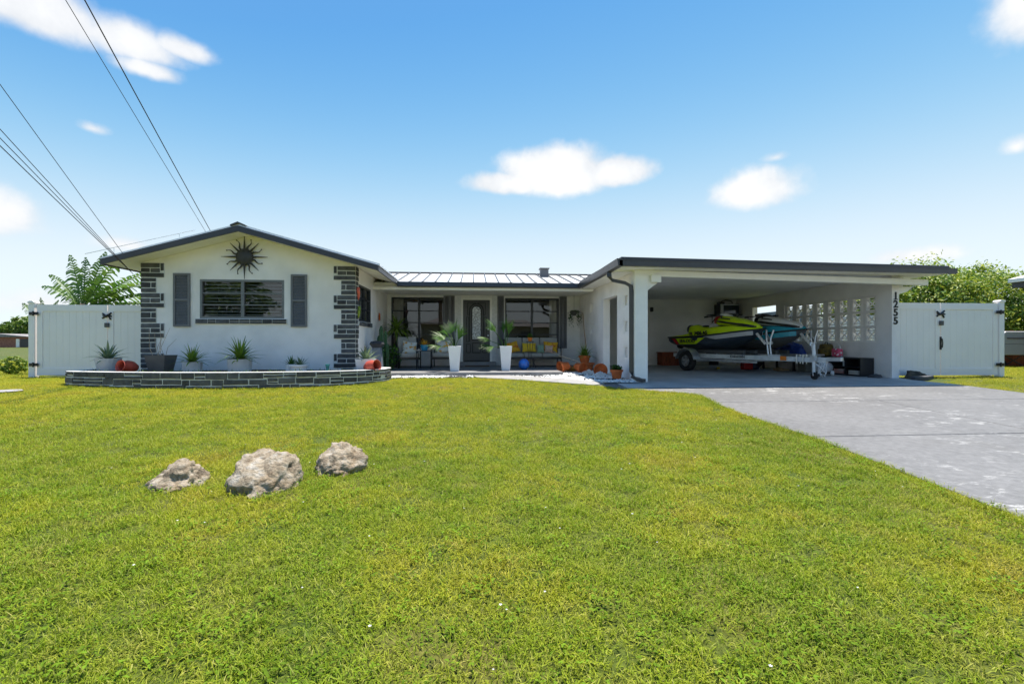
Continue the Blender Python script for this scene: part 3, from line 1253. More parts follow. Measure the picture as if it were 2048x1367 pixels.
d.box(-.55, .68, 14.74, 14.96, .1, .225)
d.build('door_step', CONC, house, bevel=.008, seg=1)

# navy door of the back wall
nd = sub('door', house, (5.8, 16.3, 0))
d = MB()
d.box(5.32, 6.22, 16.255, 16.298, .03, 2.1)
d.build('leaf', NAVY, nd)
d = MB()
d.box(6.225, 6.31, 16.25, 16.298, .03, 2.18)
d.box(5.23, 5.315, 16.25, 16.298, .03, 2.18)
d.box(5.315, 6.225, 16.25, 16.298, 2.105, 2.18)
d.build('frame', WHITE, nd)
d = MB()
d.lathe([(.03, 0), (.02, .02), (.03, .05), (0, .07)], (6.14, 16.255, 1.0), 10, rot(x=R(90)))
d.build('handle', GALV, nd)


# --- pierced screen blocks
def block_mesh(wd, ht, th=.09):
    mb = MB()
    yi, zi = wd * .29, ht * .40
    h = th / 2
    mb.box(-h, h, -wd / 2, -yi, -ht / 2, ht / 2)
    mb.box(-h, h, yi, wd / 2, -ht / 2, ht / 2)
    mb.box(-h, h, -yi, yi, -ht / 2, -zi)
    mb.box(-h, h, -yi, yi, zi, ht / 2)
    for sg in (-1, 1):
        pts = [(-yi + 2 * yi * i / 6, sg * (zi * .60 + .035 * abs(i / 3 - 1) ** 2)) for i in range(7)]
        for a, b in zip(pts[:-1], pts[1:]):
            mb.bar((0, a[0], a[1]), (0, b[0], b[1]), th * .55, .020, up=(0, 0, 1))
        mb.bar((0, -yi, sg * zi * .62), (0, yi, -sg * zi * .62), th * .5 - .004 * sg, .018)
    return mb


bproto = None
for r_ in range(3):
    for c_ in range(8):
        loc = V(9.84, 10.34 + .415 * (c_ + .5), .87 + .378 * (r_ + .5)) - V(0, 13, 0)
        if bproto is None:
            bproto = block_mesh(.413, .376).build('screen_block', STUCCO, house, world=False)
            bproto.location = loc
        else:
            share(bproto, 'screen_block', house, loc)
b2 = None
for (yy, zz) in ((10.35, .63), (10.35, 1.23), (10.35, 1.84), (13.5, .63), (13.5, 1.27), (13.5, 1.90)):
    if b2 is None:
        b2 = block_mesh(.298, .298, .10)
        b2.box(.051, .085, -.149, .149, -.149, .149)
        b2 = b2.build('relief_block', STUCCO, house, world=False)
        b2.location = V(3.56, yy, zz) - V(0, 13, 0)
    else:
        share(b2, 'relief_block', house, V(3.56, yy, zz) - V(0, 13, 0))


# --- house numbers
for kd, zz in (('1', 1.945), ('2', 1.75), ('5', 1.555), ('5', 1.36)):
    o = text_mesh('house_number', kd, .235, INK, house, Matrix.Rotation(R(90), 4, 'X'), .006, .006)
    o.location = V(9.84, 9.912, zz) - V(0, 13, 0)
    o['label'] = 'black numeral ' + kd
    if kd == '1':
        mb = MB()
        mb.box(-.05, .05, -.006, .006, -.085, -.068)
        mb.build('serif', INK, o, world=False)

# wall lamp on the carport back wall, ceiling-mounted floodlight over the porch
d = MB()
d.lathe([(.06, 0), (.065, .03), (.045, .05), (0, .06)], (-.70, 12.975, 2.365), 14)
d.build('floodlight', WHITEPL, house, smooth=True)
d = MB()
d.box(6.42, 6.52, 16.19, 16.297, 1.98, 2.14)
d.build('wall_lamp', BLACKM, house, bevel=.02)

# ================================================================== planter wall
PATH = [(-8.25, 10.6), (-8.2, 9.85), (-7.3, 9.52), (-6.2, 9.28), (-4.75, 9.16), (-3.4, 9.26), (-2.55, 9.52), (-2.08, 9.88), (-1.93, 10.25), (-2.0, 10.75), (-2.8, 10.95)]


def path_pts(step=.02):
    out = []
    P = [Vector((x, y, 0)) for x, y in PATH]
    # Catmull-Rom
    for i in range(len(P) - 1):
        p0, p1, p2, p3 = P[max(i - 1, 0)], P[i], P[i + 1], P[min(i + 2, len(P) - 1)]
        if i == 0:
            p0 = p1
        n = max(2, int((p2 - p1).length / step))
        for k in range(n):
            t = k / n
            out.append(.5 * ((2 * p1) + (p2 - p0) * t + (2 * p0 - 5 * p1 + 4 * p2 - p3) * t * t + (3 * p1 - p0 - 3 * p2 + p3) * t ** 3))
    out.append(P[-1])
    return out


PP = path_pts()
ACC = [0]
for a, b in zip(PP[:-1], PP[1:]):
    ACC.append(ACC[-1] + (b - a).length)
TOT = ACC[-1]


def at_s(s):
    import bisect
    i = min(max(bisect.bisect_left(ACC, s), 1), len(PP) - 1)
    a, b = PP[i - 1], PP[i]
    t = (s - ACC[i - 1]) / max(1e-6, ACC[i] - ACC[i - 1])
    d_ = (b - a).normalized()
    return a.lerp(b, t), d_, Vector((d_.y, -d_.x, 0))


planter = thing('planter_wall', 'low curved garden planter wall of dark slate with white mortar joints', 'planter', (-5, 9.5, 0))
ZT = .285
core = MB()
ring_o, ring_i = [], []
s = 0
while s <= TOT:
    p_, d_, n_ = at_s(min(s, TOT))
    ring_o.append(p_)
    ring_i.append(p_ - n_ * .16)
    s += .1
vs, fs = [], []
for o_, i_ in zip(ring_o, ring_i):
    vs += [(o_.x, o_.y, -.12), (o_.x, o_.y, ZT), (i_.x, i_.y, ZT), (i_.x, i_.y, -.12)]
for k in range(len(ring_o) - 1):
    for j in range(4):
        fs.append((k * 4 + j, k * 4 + (j + 1) % 4, (k + 1) * 4 + (j + 1) % 4, (k + 1) * 4 + j))
fs += [(0, 1, 2, 3), tuple((len(ring_o) - 1) * 4 + j for j in (3, 2, 1, 0))]
core.add(vs, fs)
core.build('mortar', MORTAR, planter)


def path_stone(s0, s1, z0, z1, proud):
    mb = MB()
    n = max(1, int((s1 - s0) / .15))
    rings = []
    for k in range(n + 1):
        p_, d_, n_ = at_s(s0 + (s1 - s0) * k / n)
        rings.append([p_ + n_ * proud + V(0, 0, z0), p_ + n_ * proud + V(0, 0, z1), p_ - n_ * .02 + V(0, 0, z1), p_ - n_ * .02 + V(0, 0, z0)])
    mb.loft(rings)
    return rough(mb, .006).build('stone', SLATE, planter, bevel=.005, seg=2)


ZC = (-.10, .035, .165, ZT + .003)


def course_z(c, u):
    return ZC[c] if c in (0, 3) else ZC[c] + .05 * noise.noise(V(round(u * 1.3) * 1.7, c * 5.3, 0))


for c in range(3):
    u = .01
    while u < TOT - .05:
        ln = min(random.uniform(.14, .46), TOT - u)
        if TOT - u - ln < .14:
            ln = TOT - u
        um = u + ln / 2
        z0, z1 = course_z(c, um), course_z(c + 1, um)
        q = random.random()
        if z1 - z0 > .11 and q < .4:
            zm = (z0 + z1) / 2 + random.uniform(-.02, .02)
            path_stone(u + .010, u + ln - .010, z0 + .010, zm - .010, random.uniform(.008, .022))
            path_stone(u + .010, u + ln - .010, zm + .010, z1 - .010, random.uniform(.008, .022))
        else:
            path_stone(u + .010, u + ln - .010, z0 + .010, z1 - .010, random.uniform(.008, .022))
        u += ln
so = MB()
poly = [(p_.x, p_.y) for p_ in ring_i[::3]]
so.add([(x_, y_, .22) for x_, y_ in poly] + [(-5, 10.94, .235)], [(i, i + 1, len(poly)) for i in range(len(poly) - 1)])
so.build('soil', SOIL, planter, recalc=False)


# ================================================================== plants
def pot(mb, c, r0, r1, h, th=.018, lip=.0, M=None, n=22):
    prof = [(r0, 0), (r1, h)]
    if lip:
        prof = [(r0, 0), (r0 + (r1 - r0) * .78, h * .78), (r1 + lip, h * .80), (r1 + lip, h)]
    prof += [(prof[-1][0] - th, h), (r0 + (r1 - r0) * .7 - th, h * .72), (0.001, h * .72)]
    mb.lathe(prof, c, n, M)
    return mb


def rosette(mb, c, n, ln, wd, lo=10, hi=80, droop=.9, seed=1, fold=.3):
    r = random.Random(seed)
    for k in range(n):
        a = k * 2.399 + r.uniform(-.2, .2)
        e = R(lo + (hi - lo) * (k / n) ** 1.0 + r.uniform(-6, 6))
        L = ln * r.uniform(.75, 1.1)
        dd = V(math.cos(a) * math.cos(e), math.sin(a) * math.cos(e), math.sin(e))
        mb.leaf(Vector(c) + V(math.cos(a), math.sin(a), 0) * .02, dd, L, wd * r.uniform(.8, 1.15), droop * r.uniform(.6, 1.3), 5, fold=fold)
    return mb


def square_pot(mb, c, b, t, h, th=.02):
    x, y, z = c
    o = []
    for hw, zz in ((b, 0), (t, h), (t - th, h), (t - th - (t - b) * .2, h * .82)):
        o.append([V(x - hw, y - hw, z + zz), V(x + hw, y - hw, z + zz), V(x + hw, y + hw, z + zz), V(x - hw, y + hw, z + zz)])
    mb.loft(o)
    return mb


def potted(name, label, c, potf, potm, leaff, leafm, group=None, cat='plant', rz=0):
    t = thing(name, label, cat, c, rz, group)
    mb = MB()
    potf(mb)
    mb.build('pot', potm, t, smooth=False, world=False)
    if leaff:
        mb = MB()
        leaff(mb)
        mb.build('foliage', leafm, t, world=False, recalc=False, smooth=True)
    return t


def earth(t, r, z):
    mb = MB()
    mb.lathe([(0.0, z + .005), (r * .6, z + .012), (r, z - .004)], (0, 0, 0), 16)
    mb.build('soil', SOIL, t, world=False)


ZS = .225
t = potted('potted_agave', 'large spiky agave in a round pale cement pot beside the red jar', (-7.78, 10.35, ZS), lambda m: pot(m, (0, 0, 0), .17, .23, .30), CEMPOT,
           lambda m: rosette(m, (0, 0, .26), 34, .42, .05, 5, 85, .7, 2), LEAFS)
earth(t, .19, .23)
t = potted('potted_bromeliad', 'yellow-green bromeliad in a plain pale cement pot left of the window', (-6.05, 10.3, ZS), lambda m: pot(m, (0, 0, 0), .17, .19, .22), CEMPOT,
           lambda m: rosette(m, (0, 0, .20), 40, .42, .045, 8, 85, .9, 3), LEAFY)
earth(t, .14, .15)
t = potted('potted_bromeliad', 'larger yellow-green bromeliad in a cylindrical grey pot under the front window', (-5.05, 10.25, ZS), lambda m: pot(m, (0, 0, 0), .22, .24, .28), CEMPOT,
           lambda m: rosette(m, (0, 0, .26), 52, .52, .048, 5, 85, .95, 4), LEAFY)
earth(t, .20, .21)
t = potted('potted_aloe', 'small aloe in a short round white pot', (-4.02, 10.35, ZS), lambda m: pot(m, (0, 0, 0), .11, .13, .16), WHITEPOT,
           lambda m: rosette(m, (0, 0, .13), 20, .22, .035, 20, 85, .4, 5), LEAFM)
earth(t, .11, .12)
t = potted('potted_aloe', 'pale aloe in a wide rimmed white bowl', (-3.78, 10.15, ZS), lambda m: pot(m, (0, 0, 0), .15, .18, .16, lip=.02), WHITEPOT,
           lambda m: rosette(m, (0, .05, .13), 18, .24, .035, 20, 85, .4, 6), LEAFS)
earth(t, .15, .12)
t = potted('potted_agave', 'bluish agave in a square white pot at the stone corner', (-2.42, 10.35, ZS), lambda m: square_pot(m, (0, 0, 0), .15, .19, .27), WHITEPOT,
           lambda m: rosette(m, (0, 0, .24), 26, .34, .055, 8, 80, .5, 7), LEAFS)
# dark grey trough with bare twigs
t = thing('dark_planter_pot', 'dark grey tapered pot with bare twigs in front of the stone quoin', 'pot', (-6.75, 10.4, ZS))
mb = MB()
square_pot(mb, (0, 0, 0), .15, .21, .36, .025)
mb.build('pot', GREYPOT, t, world=False)
mb = MB()
r_ = random.Random(5)
for k in range(7):
    a = r_.uniform(0, 6.28)
    p0 = V(r_.uniform(-.1, .1), r_.uniform(-.1, .1), .28)
    p1 = p0 + V(math.cos(a) * .08, math.sin(a) * .08, .25)
    p2 = p1 + V(math.cos(a + .5) * .12 + .08, math.sin(a) * .1, r_.uniform(.15, .45))
    mb.tube([p0, p1, p2], [.007, .005, .002], 5)
mb.build('twigs', DRIFT, t, world=False)
# overturned red jars
for (loc, rz, sc_, lab) in (((-7.16, 10.05, ZS + .13), -1.9, 1.0, 'overturned red clay jar lying beside the agave pot'),
                            ((-2.22, 9.98, ZS + .12), -.55, 1.0, 'overturned red clay jar lying at the planter end')):
    mb = MB()
    mb.lathe([(.0, -.16), (.07, -.16), (.125, -.06), (.13, .04), (.10, .12), (.125, .17), (.115, .17), (.085, .12), (.10, .03), (.09, -.08), (0, -.12)], (0, 0, 0), 24, rot(z=rz) @ rot(y=R(80)))
    o = mb.build('overturned_jar', REDPOT, None, smooth=True)
    o.location = loc
    tag(o, lab, 'jar')
mb = MB()
mb.lathe([(0, 0), (.05, .0), (.06, .02), (.03, .06), (.035, .12), (.055, .17), (0, .18)], (0, 0, 0), 12)
o = mb.build('teal_ornament', mat('teal_ceramic', (.03, .22, .2), .3), None, smooth=True)
o.location = (-3.12, 9.95, ZS)
tag(o, 'small teal ceramic garden ornament in the planter soil', 'ornament')
# low weeds on the planter soil
mb = MB()
r_ = random.Random(11)
for k in range(420):
    p_, d_, n_ = at_s(r_.uniform(.8, TOT - 1.6))
    c = p_ - n_ * r_.uniform(.18, .75)
    if c.y > 10.85:
        continue
    a = r_.uniform(0, 6.28)
    e = R(r_.uniform(35, 85))
    mb.leaf((c.x, c.y, .22), (math.cos(a) * math.cos(e), math.sin(a) * math.cos(e), math.sin(e)), r_.uniform(.05, .13), .012, 1.0, 3)
o = mb.build('planter_weeds', LEAFM, None, recalc=False)
o['kind'] = 'stuff'
tag(o, 'low green weeds growing on the planter soil', 'weeds')

# ================================================================== sunburst
sb = thing('sunburst_ornament', 'dark metal sunburst wall ornament under the gable peak', 'wall ornament', (-5.30, 10.96, 2.83))
sb.scale = (1.12, 1, 1.12)
mb = MB()
mb.lathe([(0, .035), (.08, .032), (.15, .018), (.172, .0), (.172, -.012), (0, -.012)], (0, 0, 0), 28, rot(x=R(90)))
mb.build('disc', BRONZE, sb, smooth=True, world=False)
for k in range(16):
    a = 2 * math.pi * k / 16 + math.pi / 2
    L = .46 if k % 4 == 0 else (.40 if k % 2 == 0 else .37)
    pts, rad = [], []
    n = 7
    for i in range(n + 1):
        q = i / n
        rr = .15 + (L - .15) * q
        wv = 0 if k % 2 == 0 else .018 * math.sin(q * 7)
        pts.append((math.cos(a) * rr - math.sin(a) * wv, 0, math.sin(a) * rr + math.cos(a) * wv))
        rad.append(.019 * (1 - q) + .004)
    mb = MB()
    mb.tube(pts, rad, 6)
    if k % 2:
        mb.lathe([(0, -.015), (.013, -.007), (.015, 0), (.013, .007), (0, .015)], pts[-1], 8)
    mb.build('ray', BRONZE, sb, world=False)


# little wall creatures
def wall_leaf_ornament(name, label, loc, mats, sc_, face):
    t = thing(name, label, 'wall ornament', loc)
    mb = MB()
    for k in range(9):
        a = R(-70 + k * 40)
        d_ = V(0, math.cos(a), math.sin(a)) if face == 'x' else V(math.cos(a), 0, math.sin(a))
        up = (1, 0, 0) if face == 'x' else (0, -1, 0)
        mb.leaf((0, 0, 0), d_, sc_ * (1 if k % 2 else .8), sc_ * .5, .0, 3, up=up, fold=.25)
    mb.build('rays', mats[0], t, world=False, recalc=False)
    mb = MB()
    M = rot(y=R(90)) if face == 'x' else rot(x=R(90))
    mb.lathe([(0, .03 if face != 'x' else .03), (sc_ * .3, .02), (sc_ * .36, 0), (0, -.005)], (0, 0, 0), 14, M)
    mb.build('face', mats[1], t, smooth=True, world=False)


CORAL = mat('coral_paint', (.65, .13, .08), .6, var=.3, vscale=20)
YGREEN = mat('yellow_green_paint', (.35, .42, .03), .6, col2=(.05, .12, .01), vscale=25)
FLAME = mat('orange_paint', (.75, .17, .01), .5, col2=(.35, .05, .01), vscale=18)


def lizard(name, label, loc, m, s_, tilt=0):
    """a flat metal gecko hung on the side wall (faces +x); body runs along z"""
    mb = MB()
    body = [(0, -.5 * s_), (0, -.25 * s_), (0, 0), (0, .2 * s_), (0, .33 * s_), (0, .42 * s_)]
    mb.tube([(0, .05 * s_ * math.sin(i * 1.7), z_) for i, (_, z_) in enumerate(body)], [.008, .025 * s_ / .3, .045 * s_ / .3, .035 * s_ / .3, .042 * s_ / .3, .012], 8)
    for sg in (-1, 1):
        for zz, dz in ((.18 * s_, .12 * s_), (-.12 * s_, -.10 * s_)):
            mb.tube([(0, 0, zz), (.0, sg * .16 * s_, zz + dz * .3), (0, sg * .22 * s_, zz + dz)], [.014, .010, .014], 6)
    o = mb.build(name, m, None, smooth=True)
    o.location = loc
    o.rotation_euler = (tilt, 0, 0)
    tag(o, label, 'wall ornament')


lizard('gecko_ornament', 'coral red gecko ornament on the side wall next to the quoin', (-2.785, 11.14, 2.04), CORAL, .34, .2)
lizard('gecko_ornament', 'yellow-green gecko ornament below the coral one on the side wall', (-2.785, 11.2, 1.60), YGREEN, .34, -.3)
wall_leaf_ornament('sun_face_ornament', 'orange sun ornament hung on the shaded porch side wall', (-2.80, 13.65, 1.60), (FLAME, FLAME), .17, 'x')


# ================================================================== vinyl gates
def ornament_latch(parent, x, y, z, s_=1):
    mb = MB()
    mb.tube([(x - .10, y, z + .02), (x - .04, y, z + .0), (x + .02, y, z + .02), (x + .07, y, z + .07)], [.018, .03, .034, .018], 8)
    for q in ((x + .09, z + .09), (x + .10, z), (x + .08, z - .08), (x - .11, z + .07), (x - .11, z - .05)):
        mb.tube([(x, y, z + .01), (x + (q[0] - x) * .5, y, z + (q[1] - z) * .3 + .01), (q[0], y, q[1])], [.022, .015, .02], 7)
    mb.build('gecko_latch', BLACKM, parent, smooth=True)
    mb = MB()
    mb.box(x - .05, x + .05, y - .03, y + .005, z - .27, z - .16)
    mb.build('lock_box', mat('grey_plastic', (.08, .08, .085), .5), parent, bevel=.01)


def gate(name, label, y, leaves, post_x, z0, z1, hinge_side, latch_x, handle=False, over=0):
    xa, xb = min(l_[0] for l_ in leaves), max(l_[1] for l_ in leaves)
    t = thing(name, label, 'gate', ((xa + xb) / 2, y, 0))
    for (a, b) in leaves:
        f = MB()
        st = .12
        f.box(a, a + st, y - .03, y + .03, z0, z1)
        f.box(b - st, b, y - .03, y + .03, z0, z1)
        f.box(a + st, b - st, y - .03, y + .03, z0, z0 + .17)
        f.box(a + st, b - st, y - .03, y + .03, z1 - .16, z1)
        f.build('frame', VINYL, t)
        n = max(3, round((b - a - 2 * st) / .155))
        wdt = (b - a - 2 * st) / n
        for k in range(n):
            m = MB()
            m.box(a + st + k * wdt + .001, a + st + (k + 1) * wdt - .001, y - .012, y + .012, z0 + .17, z1 - .16)
            m.build('board', VINYL, t, bevel=.003, seg=1)
    for px_ in post_x:
        m = MB()
        m.box(px_ - .065, px_ + .065, y - .06, y + .07, -.05, z1 + .03)
        m.box(px_ - .08, px_ + .08, y - .075, y + .085, z1 + .03, z1 + .055)
        m.prism([(px_ - .08, z1 + .055), (px_ + .08, z1 + .055), (px_ + .03, z1 + .085), (px_ - .03, z1 + .085)], (0, .16, 0), (0, y - .075, 0))
        m.build('post', VINYL, t)
    for zz in (z0 + .26, z1 - .22):
        h = MB()
        x_ = hinge_side
        h.box(x_ - .10, x_ + .10, y - .078, y - .061, zz - .036, zz + .036)
        h.tube([(x_, y - .085, zz - .055), (x_, y - .085, zz + .055)], .016, 8)
        h.build('hinge', BLACKM, t)
    ornament_latch(t, latch_x, y - .045, z1 - .28)
    if handle:
        h = MB()
        h.tube([(latch_x, y - .03, .72), (latch_x, y - .075, .74), (latch_x, y - .085, .84), (latch_x, y - .075, .94), (latch_x, y - .03, .96)], .012, 7)
        h.box(latch_x - .025, latch_x + .025, y - .04, y - .03, .68, 1.0)
        h.build('handle', BLACKM, t)
    return t


gate('vinyl_gate', 'white vinyl double gate left of the house beside the banana plant', 12.0, [(-10.62, -9.02), (-9.0, -7.62)], [-10.72], .06, 1.78, -10.66, -9.01)
gate('vinyl_gate', 'white vinyl double gate with black handle beside the numbered carport wall', 10.35, [(9.97, 11.42), (11.44, 12.98)], [13.06], .05, 1.83, 13.0, 11.43, True)

# stone kerb and boulder at the foot of the right gate
mb = MB()
mb.prism([(9.95, 9.55), (10.35, 9.62), (10.85, 9.95), (10.8, 10.05), (10.3, 9.75), (9.95, 9.68)], (0, 0, .10), (0, 0, -.02), (1, 0, 0), (0, 1, 0))
o = mb.build('kerb', mat('dark_kerb', (.06, .065, .075), .8, var=.2), None, bevel=.015)
struct(o)


def rock(name, label, loc, size, seed, m=ROCKM, group=None, sub_=5, rough=1.0, top=1.0):
    bm = bmesh.new()
    bmesh.ops.create_icosphere(bm, subdivisions=sub_, radius=1)
    off = Vector((seed * 7.3, seed * 3.1, seed * 1.7))
    for v in bm.verts:
        n_ = v.co.normalized()
        k = 1 + .28 * noise.noise(n_ * 1.3 + off) + .16 * rough * noise.noise(n_ * 3.1 + off * 2)
        r1 = abs(noise.noise(Vector((n_.x * 5, n_.y * 5, n_.z * 9)) + off))
        k += -.10 * rough * r1 + .05 * rough * noise.noise(n_ * 11 + off) - .035 * rough * max(0, noise.noise(n_ * 19 + off)) ** .5
        vd = noise.voronoi(n_ * 2.6 + off)[0]
        k += .16 * rough * (min(vd[1] - vd[0], .35) - .2) + .018 * rough * noise.noise(n_ * 40 + off)
        vd = noise.voronoi(n_ * 7 + off)[0]
        k += .05 * rough * (min(vd[1] - vd[0], .4) - .2)
        q = n_ * k
        q.z = q.z if q.z > -.12 else -.12
        q.z = (q.z + .12) * max(.3, 1 + .55 * q.y) - .12
        fl_ = 1 + .22 * max(0, .45 - q.z)
        q.x *= fl_
        q.y *= fl_
        if q.z > .55 * top:
            q.z = .55 * top + (q.z - .55 * top) * .55
        v.co = Vector((q.x * size[0], q.y * size[1], (q.z + .12) * size[2]))
    me = bpy.data.meshes.new(name)
    bm.to_mesh(me)
    bm.free()
    for p_ in me.polygons:
        p_.use_smooth = True
    me.materials.append(m)
    o = bpy.data.objects.new(name, me)
    COL.objects.link(o)
    o.location = loc
    tag(o, label, 'rock', group)
    return o


def rock_material():
    m = bpy.data.materials.new('pitted_coral_rock')
    m.use_nodes = True
    t = m.node_tree
    b = t.nodes['Principled BSDF']
    b.inputs['Roughness'].default_value = .95
    tc = t.nodes.new('ShaderNodeTexCoord')

    def nse(sc_, det, rg=.6):
        n = t.nodes.new('ShaderNodeTexNoise')
        n.inputs['Scale'].default_value = sc_
        n.inputs['Detail'].default_value = det
        n.inputs['Roughness'].default_value = rg
        t.links.new(tc.outputs['Object'], n.inputs['Vector'])
        return n.outputs['Fac']
    r = t.nodes.new('ShaderNodeValToRGB')
    st = [(.30, (.05, .042, .034)), (.40, (.18, .14, .095)), (.50, (.33, .275, .20)), (.66, (.48, .445, .39))]
    e = r.color_ramp.elements
    while len(e) < 4:
        e.new(.5)
    for el_, (p_, c_) in zip(e, st):
        el_.position = p_
        el_.color = (*c_, 1)
    t.links.new(nse(9, 11, .68), r.inputs[0])
    tan = t.nodes.new('ShaderNodeMix')
    tan.data_type = 'RGBA'
    rr = t.nodes.new('ShaderNodeMapRange')
    rr.inputs[1].default_value = .52
    rr.inputs[2].default_value = .68
    t.links.new(nse(3.5, 3), rr.inputs[0])
    mm = t.nodes.new('ShaderNodeMath')
    mm.operation = 'MULTIPLY'
    mm.inputs[1].default_value = .55
    t.links.new(rr.outputs[0], mm.inputs[0])
    t.links.new(mm.outputs[0], tan.inputs[0])
    t.links.new(r.outputs[0], tan.inputs[6])
    tan.inputs[7].default_value = (.25, .155, .07, 1)
    t.links.new(tan.outputs[2], b.inputs['Base Color'])
    vo = t.nodes.new('ShaderNodeTexVoronoi')
    vo.feature = 'DISTANCE_TO_EDGE'
    vo.inputs['Scale'].default_value = 13
    t.links.new(tc.outputs['Object'], vo.inputs['Vector'])
    ad = t.nodes.new('ShaderNodeMath')
    ad.operation = 'MULTIPLY_ADD'
    t.links.new(nse(30, 8, .7), ad.inputs[0])
    ad.inputs[1].default_value = 1.2
    t.links.new(vo.outputs['Distance'], ad.inputs[2])
    bp = t.nodes.new('ShaderNodeBump')
    bp.inputs['Strength'].default_value = .9
    bp.inputs['Distance'].default_value = .03
    t.links.new(ad.outputs[0], bp.inputs['Height'])
    t.links.new(bp.outputs[0], b.inputs['Normal'])
    return m


PIT = rock_material()
rock('boulder', 'small pale coral boulder left of the big one on the lawn', (-2.38, 3.88, -.30), (.19, .18, .20), 1, PIT)
rock('boulder', 'largest tan pitted coral boulder with a flat sloping face on the lawn', (-1.67, 3.82, -.31), (.255, .27, .29), 2.37, PIT, rough=.85)
rock('boulder', 'greyish white jagged coral boulder right of the biggest boulder on the lawn', (-1.18, 4.15, -.29), (.20, .19, .23), 3.9, PIT, rough=1.2)
rock('boulder', 'dark mossy stone at the foot of the right gate', (10.5, 10.05, -.02), (.24, .16, .19), 5, mat('mossy_stone', (.06, .05, .035), .9, var=.5, vscale=8, bump=.8), sub_=4)
rock('boulder', 'low dark stone at the carport wall foot', (9.5, 10.1, .02), (.16, .11, .09), 6, mat('dark_stone', (.05, .05, .055), .9, var=.3, bump=.6), sub_=3)
mb = MB()
mb.lathe([(0, 0), (.22, .0), (.20, .012), (0, .016)], (0, 0, 0), 18)
o = mb.build('paving_disc', CONC, None)
o.location = (-8.5, 9.0, gz(9.0) + .025)
tag(o, 'flat round concrete cover set in the grass near the left gate', 'cover')


# ================================================================== porch furniture
def pillow_mesh(mb, w, h, t, M, c, n=10):
    c = Vector(c)
    top, bot = [], []
    for j in range(n + 1):
        for i in range(n + 1):
            u, v = -1 + 2 * i / n, -1 + 2 * j / n
            k = max(0, (1 - abs(u) ** 2.6) * (1 - abs(v) ** 2.6)) ** .5
            pin = 1 - .10 * (1 - abs(u)) * abs(v) ** 2
            pin2 = 1 - .10 * (1 - abs(v)) * abs(u) ** 2
            x, z = u * w / 2 * pin2, v * h / 2 * pin
            top.append(c + M @ V(x, -t / 2 * k, z))
            bot.append(c + M @ V(x, t / 2 * k, z))
    m = n + 1
    f = [(j * m + i, j * m + i + 1, (j + 1) * m + i + 1, (j + 1) * m + i) for j in range(n) for i in range(n)]
    mb.add(top, f)
    mb.add(bot, [q[::-1] for q in f])
    return mb


def cushion(name, mat_, parent, c, size, M=None, b=.035):
    mb = MB()
    mb.obox(c, size, M)
    return mb.build(name, mat_, parent, bevel=b, seg=3, smooth=True, world=False)


def armchair(label, loc, rz, wd=.62):
    t = thing('patio_armchair', label, 'chair', loc, rz, None)
    h = wd / 2
    for sx in (-1, 1):
        x = sx * h
        mb = MB()
        mb.tube([(x, -.30, 0), (x, -.31, .30), (x, -.30, .52), (x, -.26, .57), (x, -.15, .60), (x, .12, .58), (x, .22, .56)], .018, 7)
        mb.build('arm', BLACKM, t, world=False, smooth=True)
        mb = MB()
        mb.tube([(x, .34, 0), (x, .30, .30), (x, .36, .86)], .018, 7)
        mb.build('leg', BLACKM, t, world=False, smooth=True)
    mb = MB()
    mb.box(-h, h, -.31, -.28, .25, .31)
    mb.box(-h, h, .28, .31, .25, .31)
    mb.box(-h, -h + .03, -.28, .28, .25, .31)
    mb.box(h - .03, h, -.28, .28, .25, .31)
    mb.build('seat_frame', BLACKM, t, world=False)
    cushion('seat_cushion', CUSH, t, (0, -.02, .375), (wd - .05, .60, .13))
    cushion('back_cushion', CUSH, t, (0, .26, .66), (wd - .06, .13, .52), rot(x=R(-12)))
    return t


def floor_pillow(name, label, loc, rzz, w, h, m, lean=-18, roll=0):
    mb = MB()
    pillow_mesh(mb, w, h, .13, rot(z=rzz) @ rot(x=R(lean)) @ rot(y=R(roll)), (0, 0, 0))
    o = mb.build(name, m, None, smooth=True)
    o.location = loc
    return tag(o, label, 'pillow')


armchair('taupe cushioned armchair beside the cactus with a floral pillow', (-1.98, 13.75, .10), .28)
armchair('taupe cushioned armchair behind the tall planter next to the front door', (-.98, 14.1, .10), -.05)
floor_pillow('pillow', 'floral white pillow on the armchair beside the cactus', (-1.93, 13.72, .70), .35, .42, .40, FLORAL, -22, 8)
floor_pillow('pillow', 'floral white pillow on the armchair next to the door', (-.96, 14.15, .72), -.05, .42, .40, FLORAL, -22, -3)

t = thing('side_table', 'small black metal side table between the two armchairs', 'table', (-1.45, 13.25, .10))
mb = MB()
mb.box(-.22, .22, -.22, .22, .50, .52)
mb.build('table_top', BLACKM, t, world=False)
for sx in (-1, 1):
    for sy in (-1, 1):
        mb = MB()
        mb.tube([(sx * .2, sy * .2, 0), (sx * .2, sy * .2, .5)], .011, 6)
        mb.build('leg', BLACKM, t, world=False)
mb = MB()
for a, b in (((-.2, -.2), (.2, -.2)), ((-.2, .2), (.2, .2)), ((-.2, -.2), (-.2, .2)), ((.2, -.2), (.2, .2))):
    mb.tube([(a[0], a[1], .03), (b[0], b[1], .03)], .008, 6)
mb.build('stretcher', BLACKM, t, world=False)
t = potted('potted_croton', 'flame-orange croton in a turquoise pot on the side table', (-1.45, 13.25, .62), lambda m: pot(m, (0, 0, 0), .08, .12, .17), BLUEPOT,
           lambda m: rosette(m, (0, 0, .13), 24, .22, .05, 15, 88, .3, 9), mat('flame_leaf', (.75, .25, .02), .5, col2=(.7, .5, .05), vscale=9, trans=.2))
mb = MB()
mb.lathe([(.06, 0), (.10, .012), (.10, .02), (0, .02)], (0, 0, 0), 16)
o = mb.build('saucer', WHITEPOT, None)
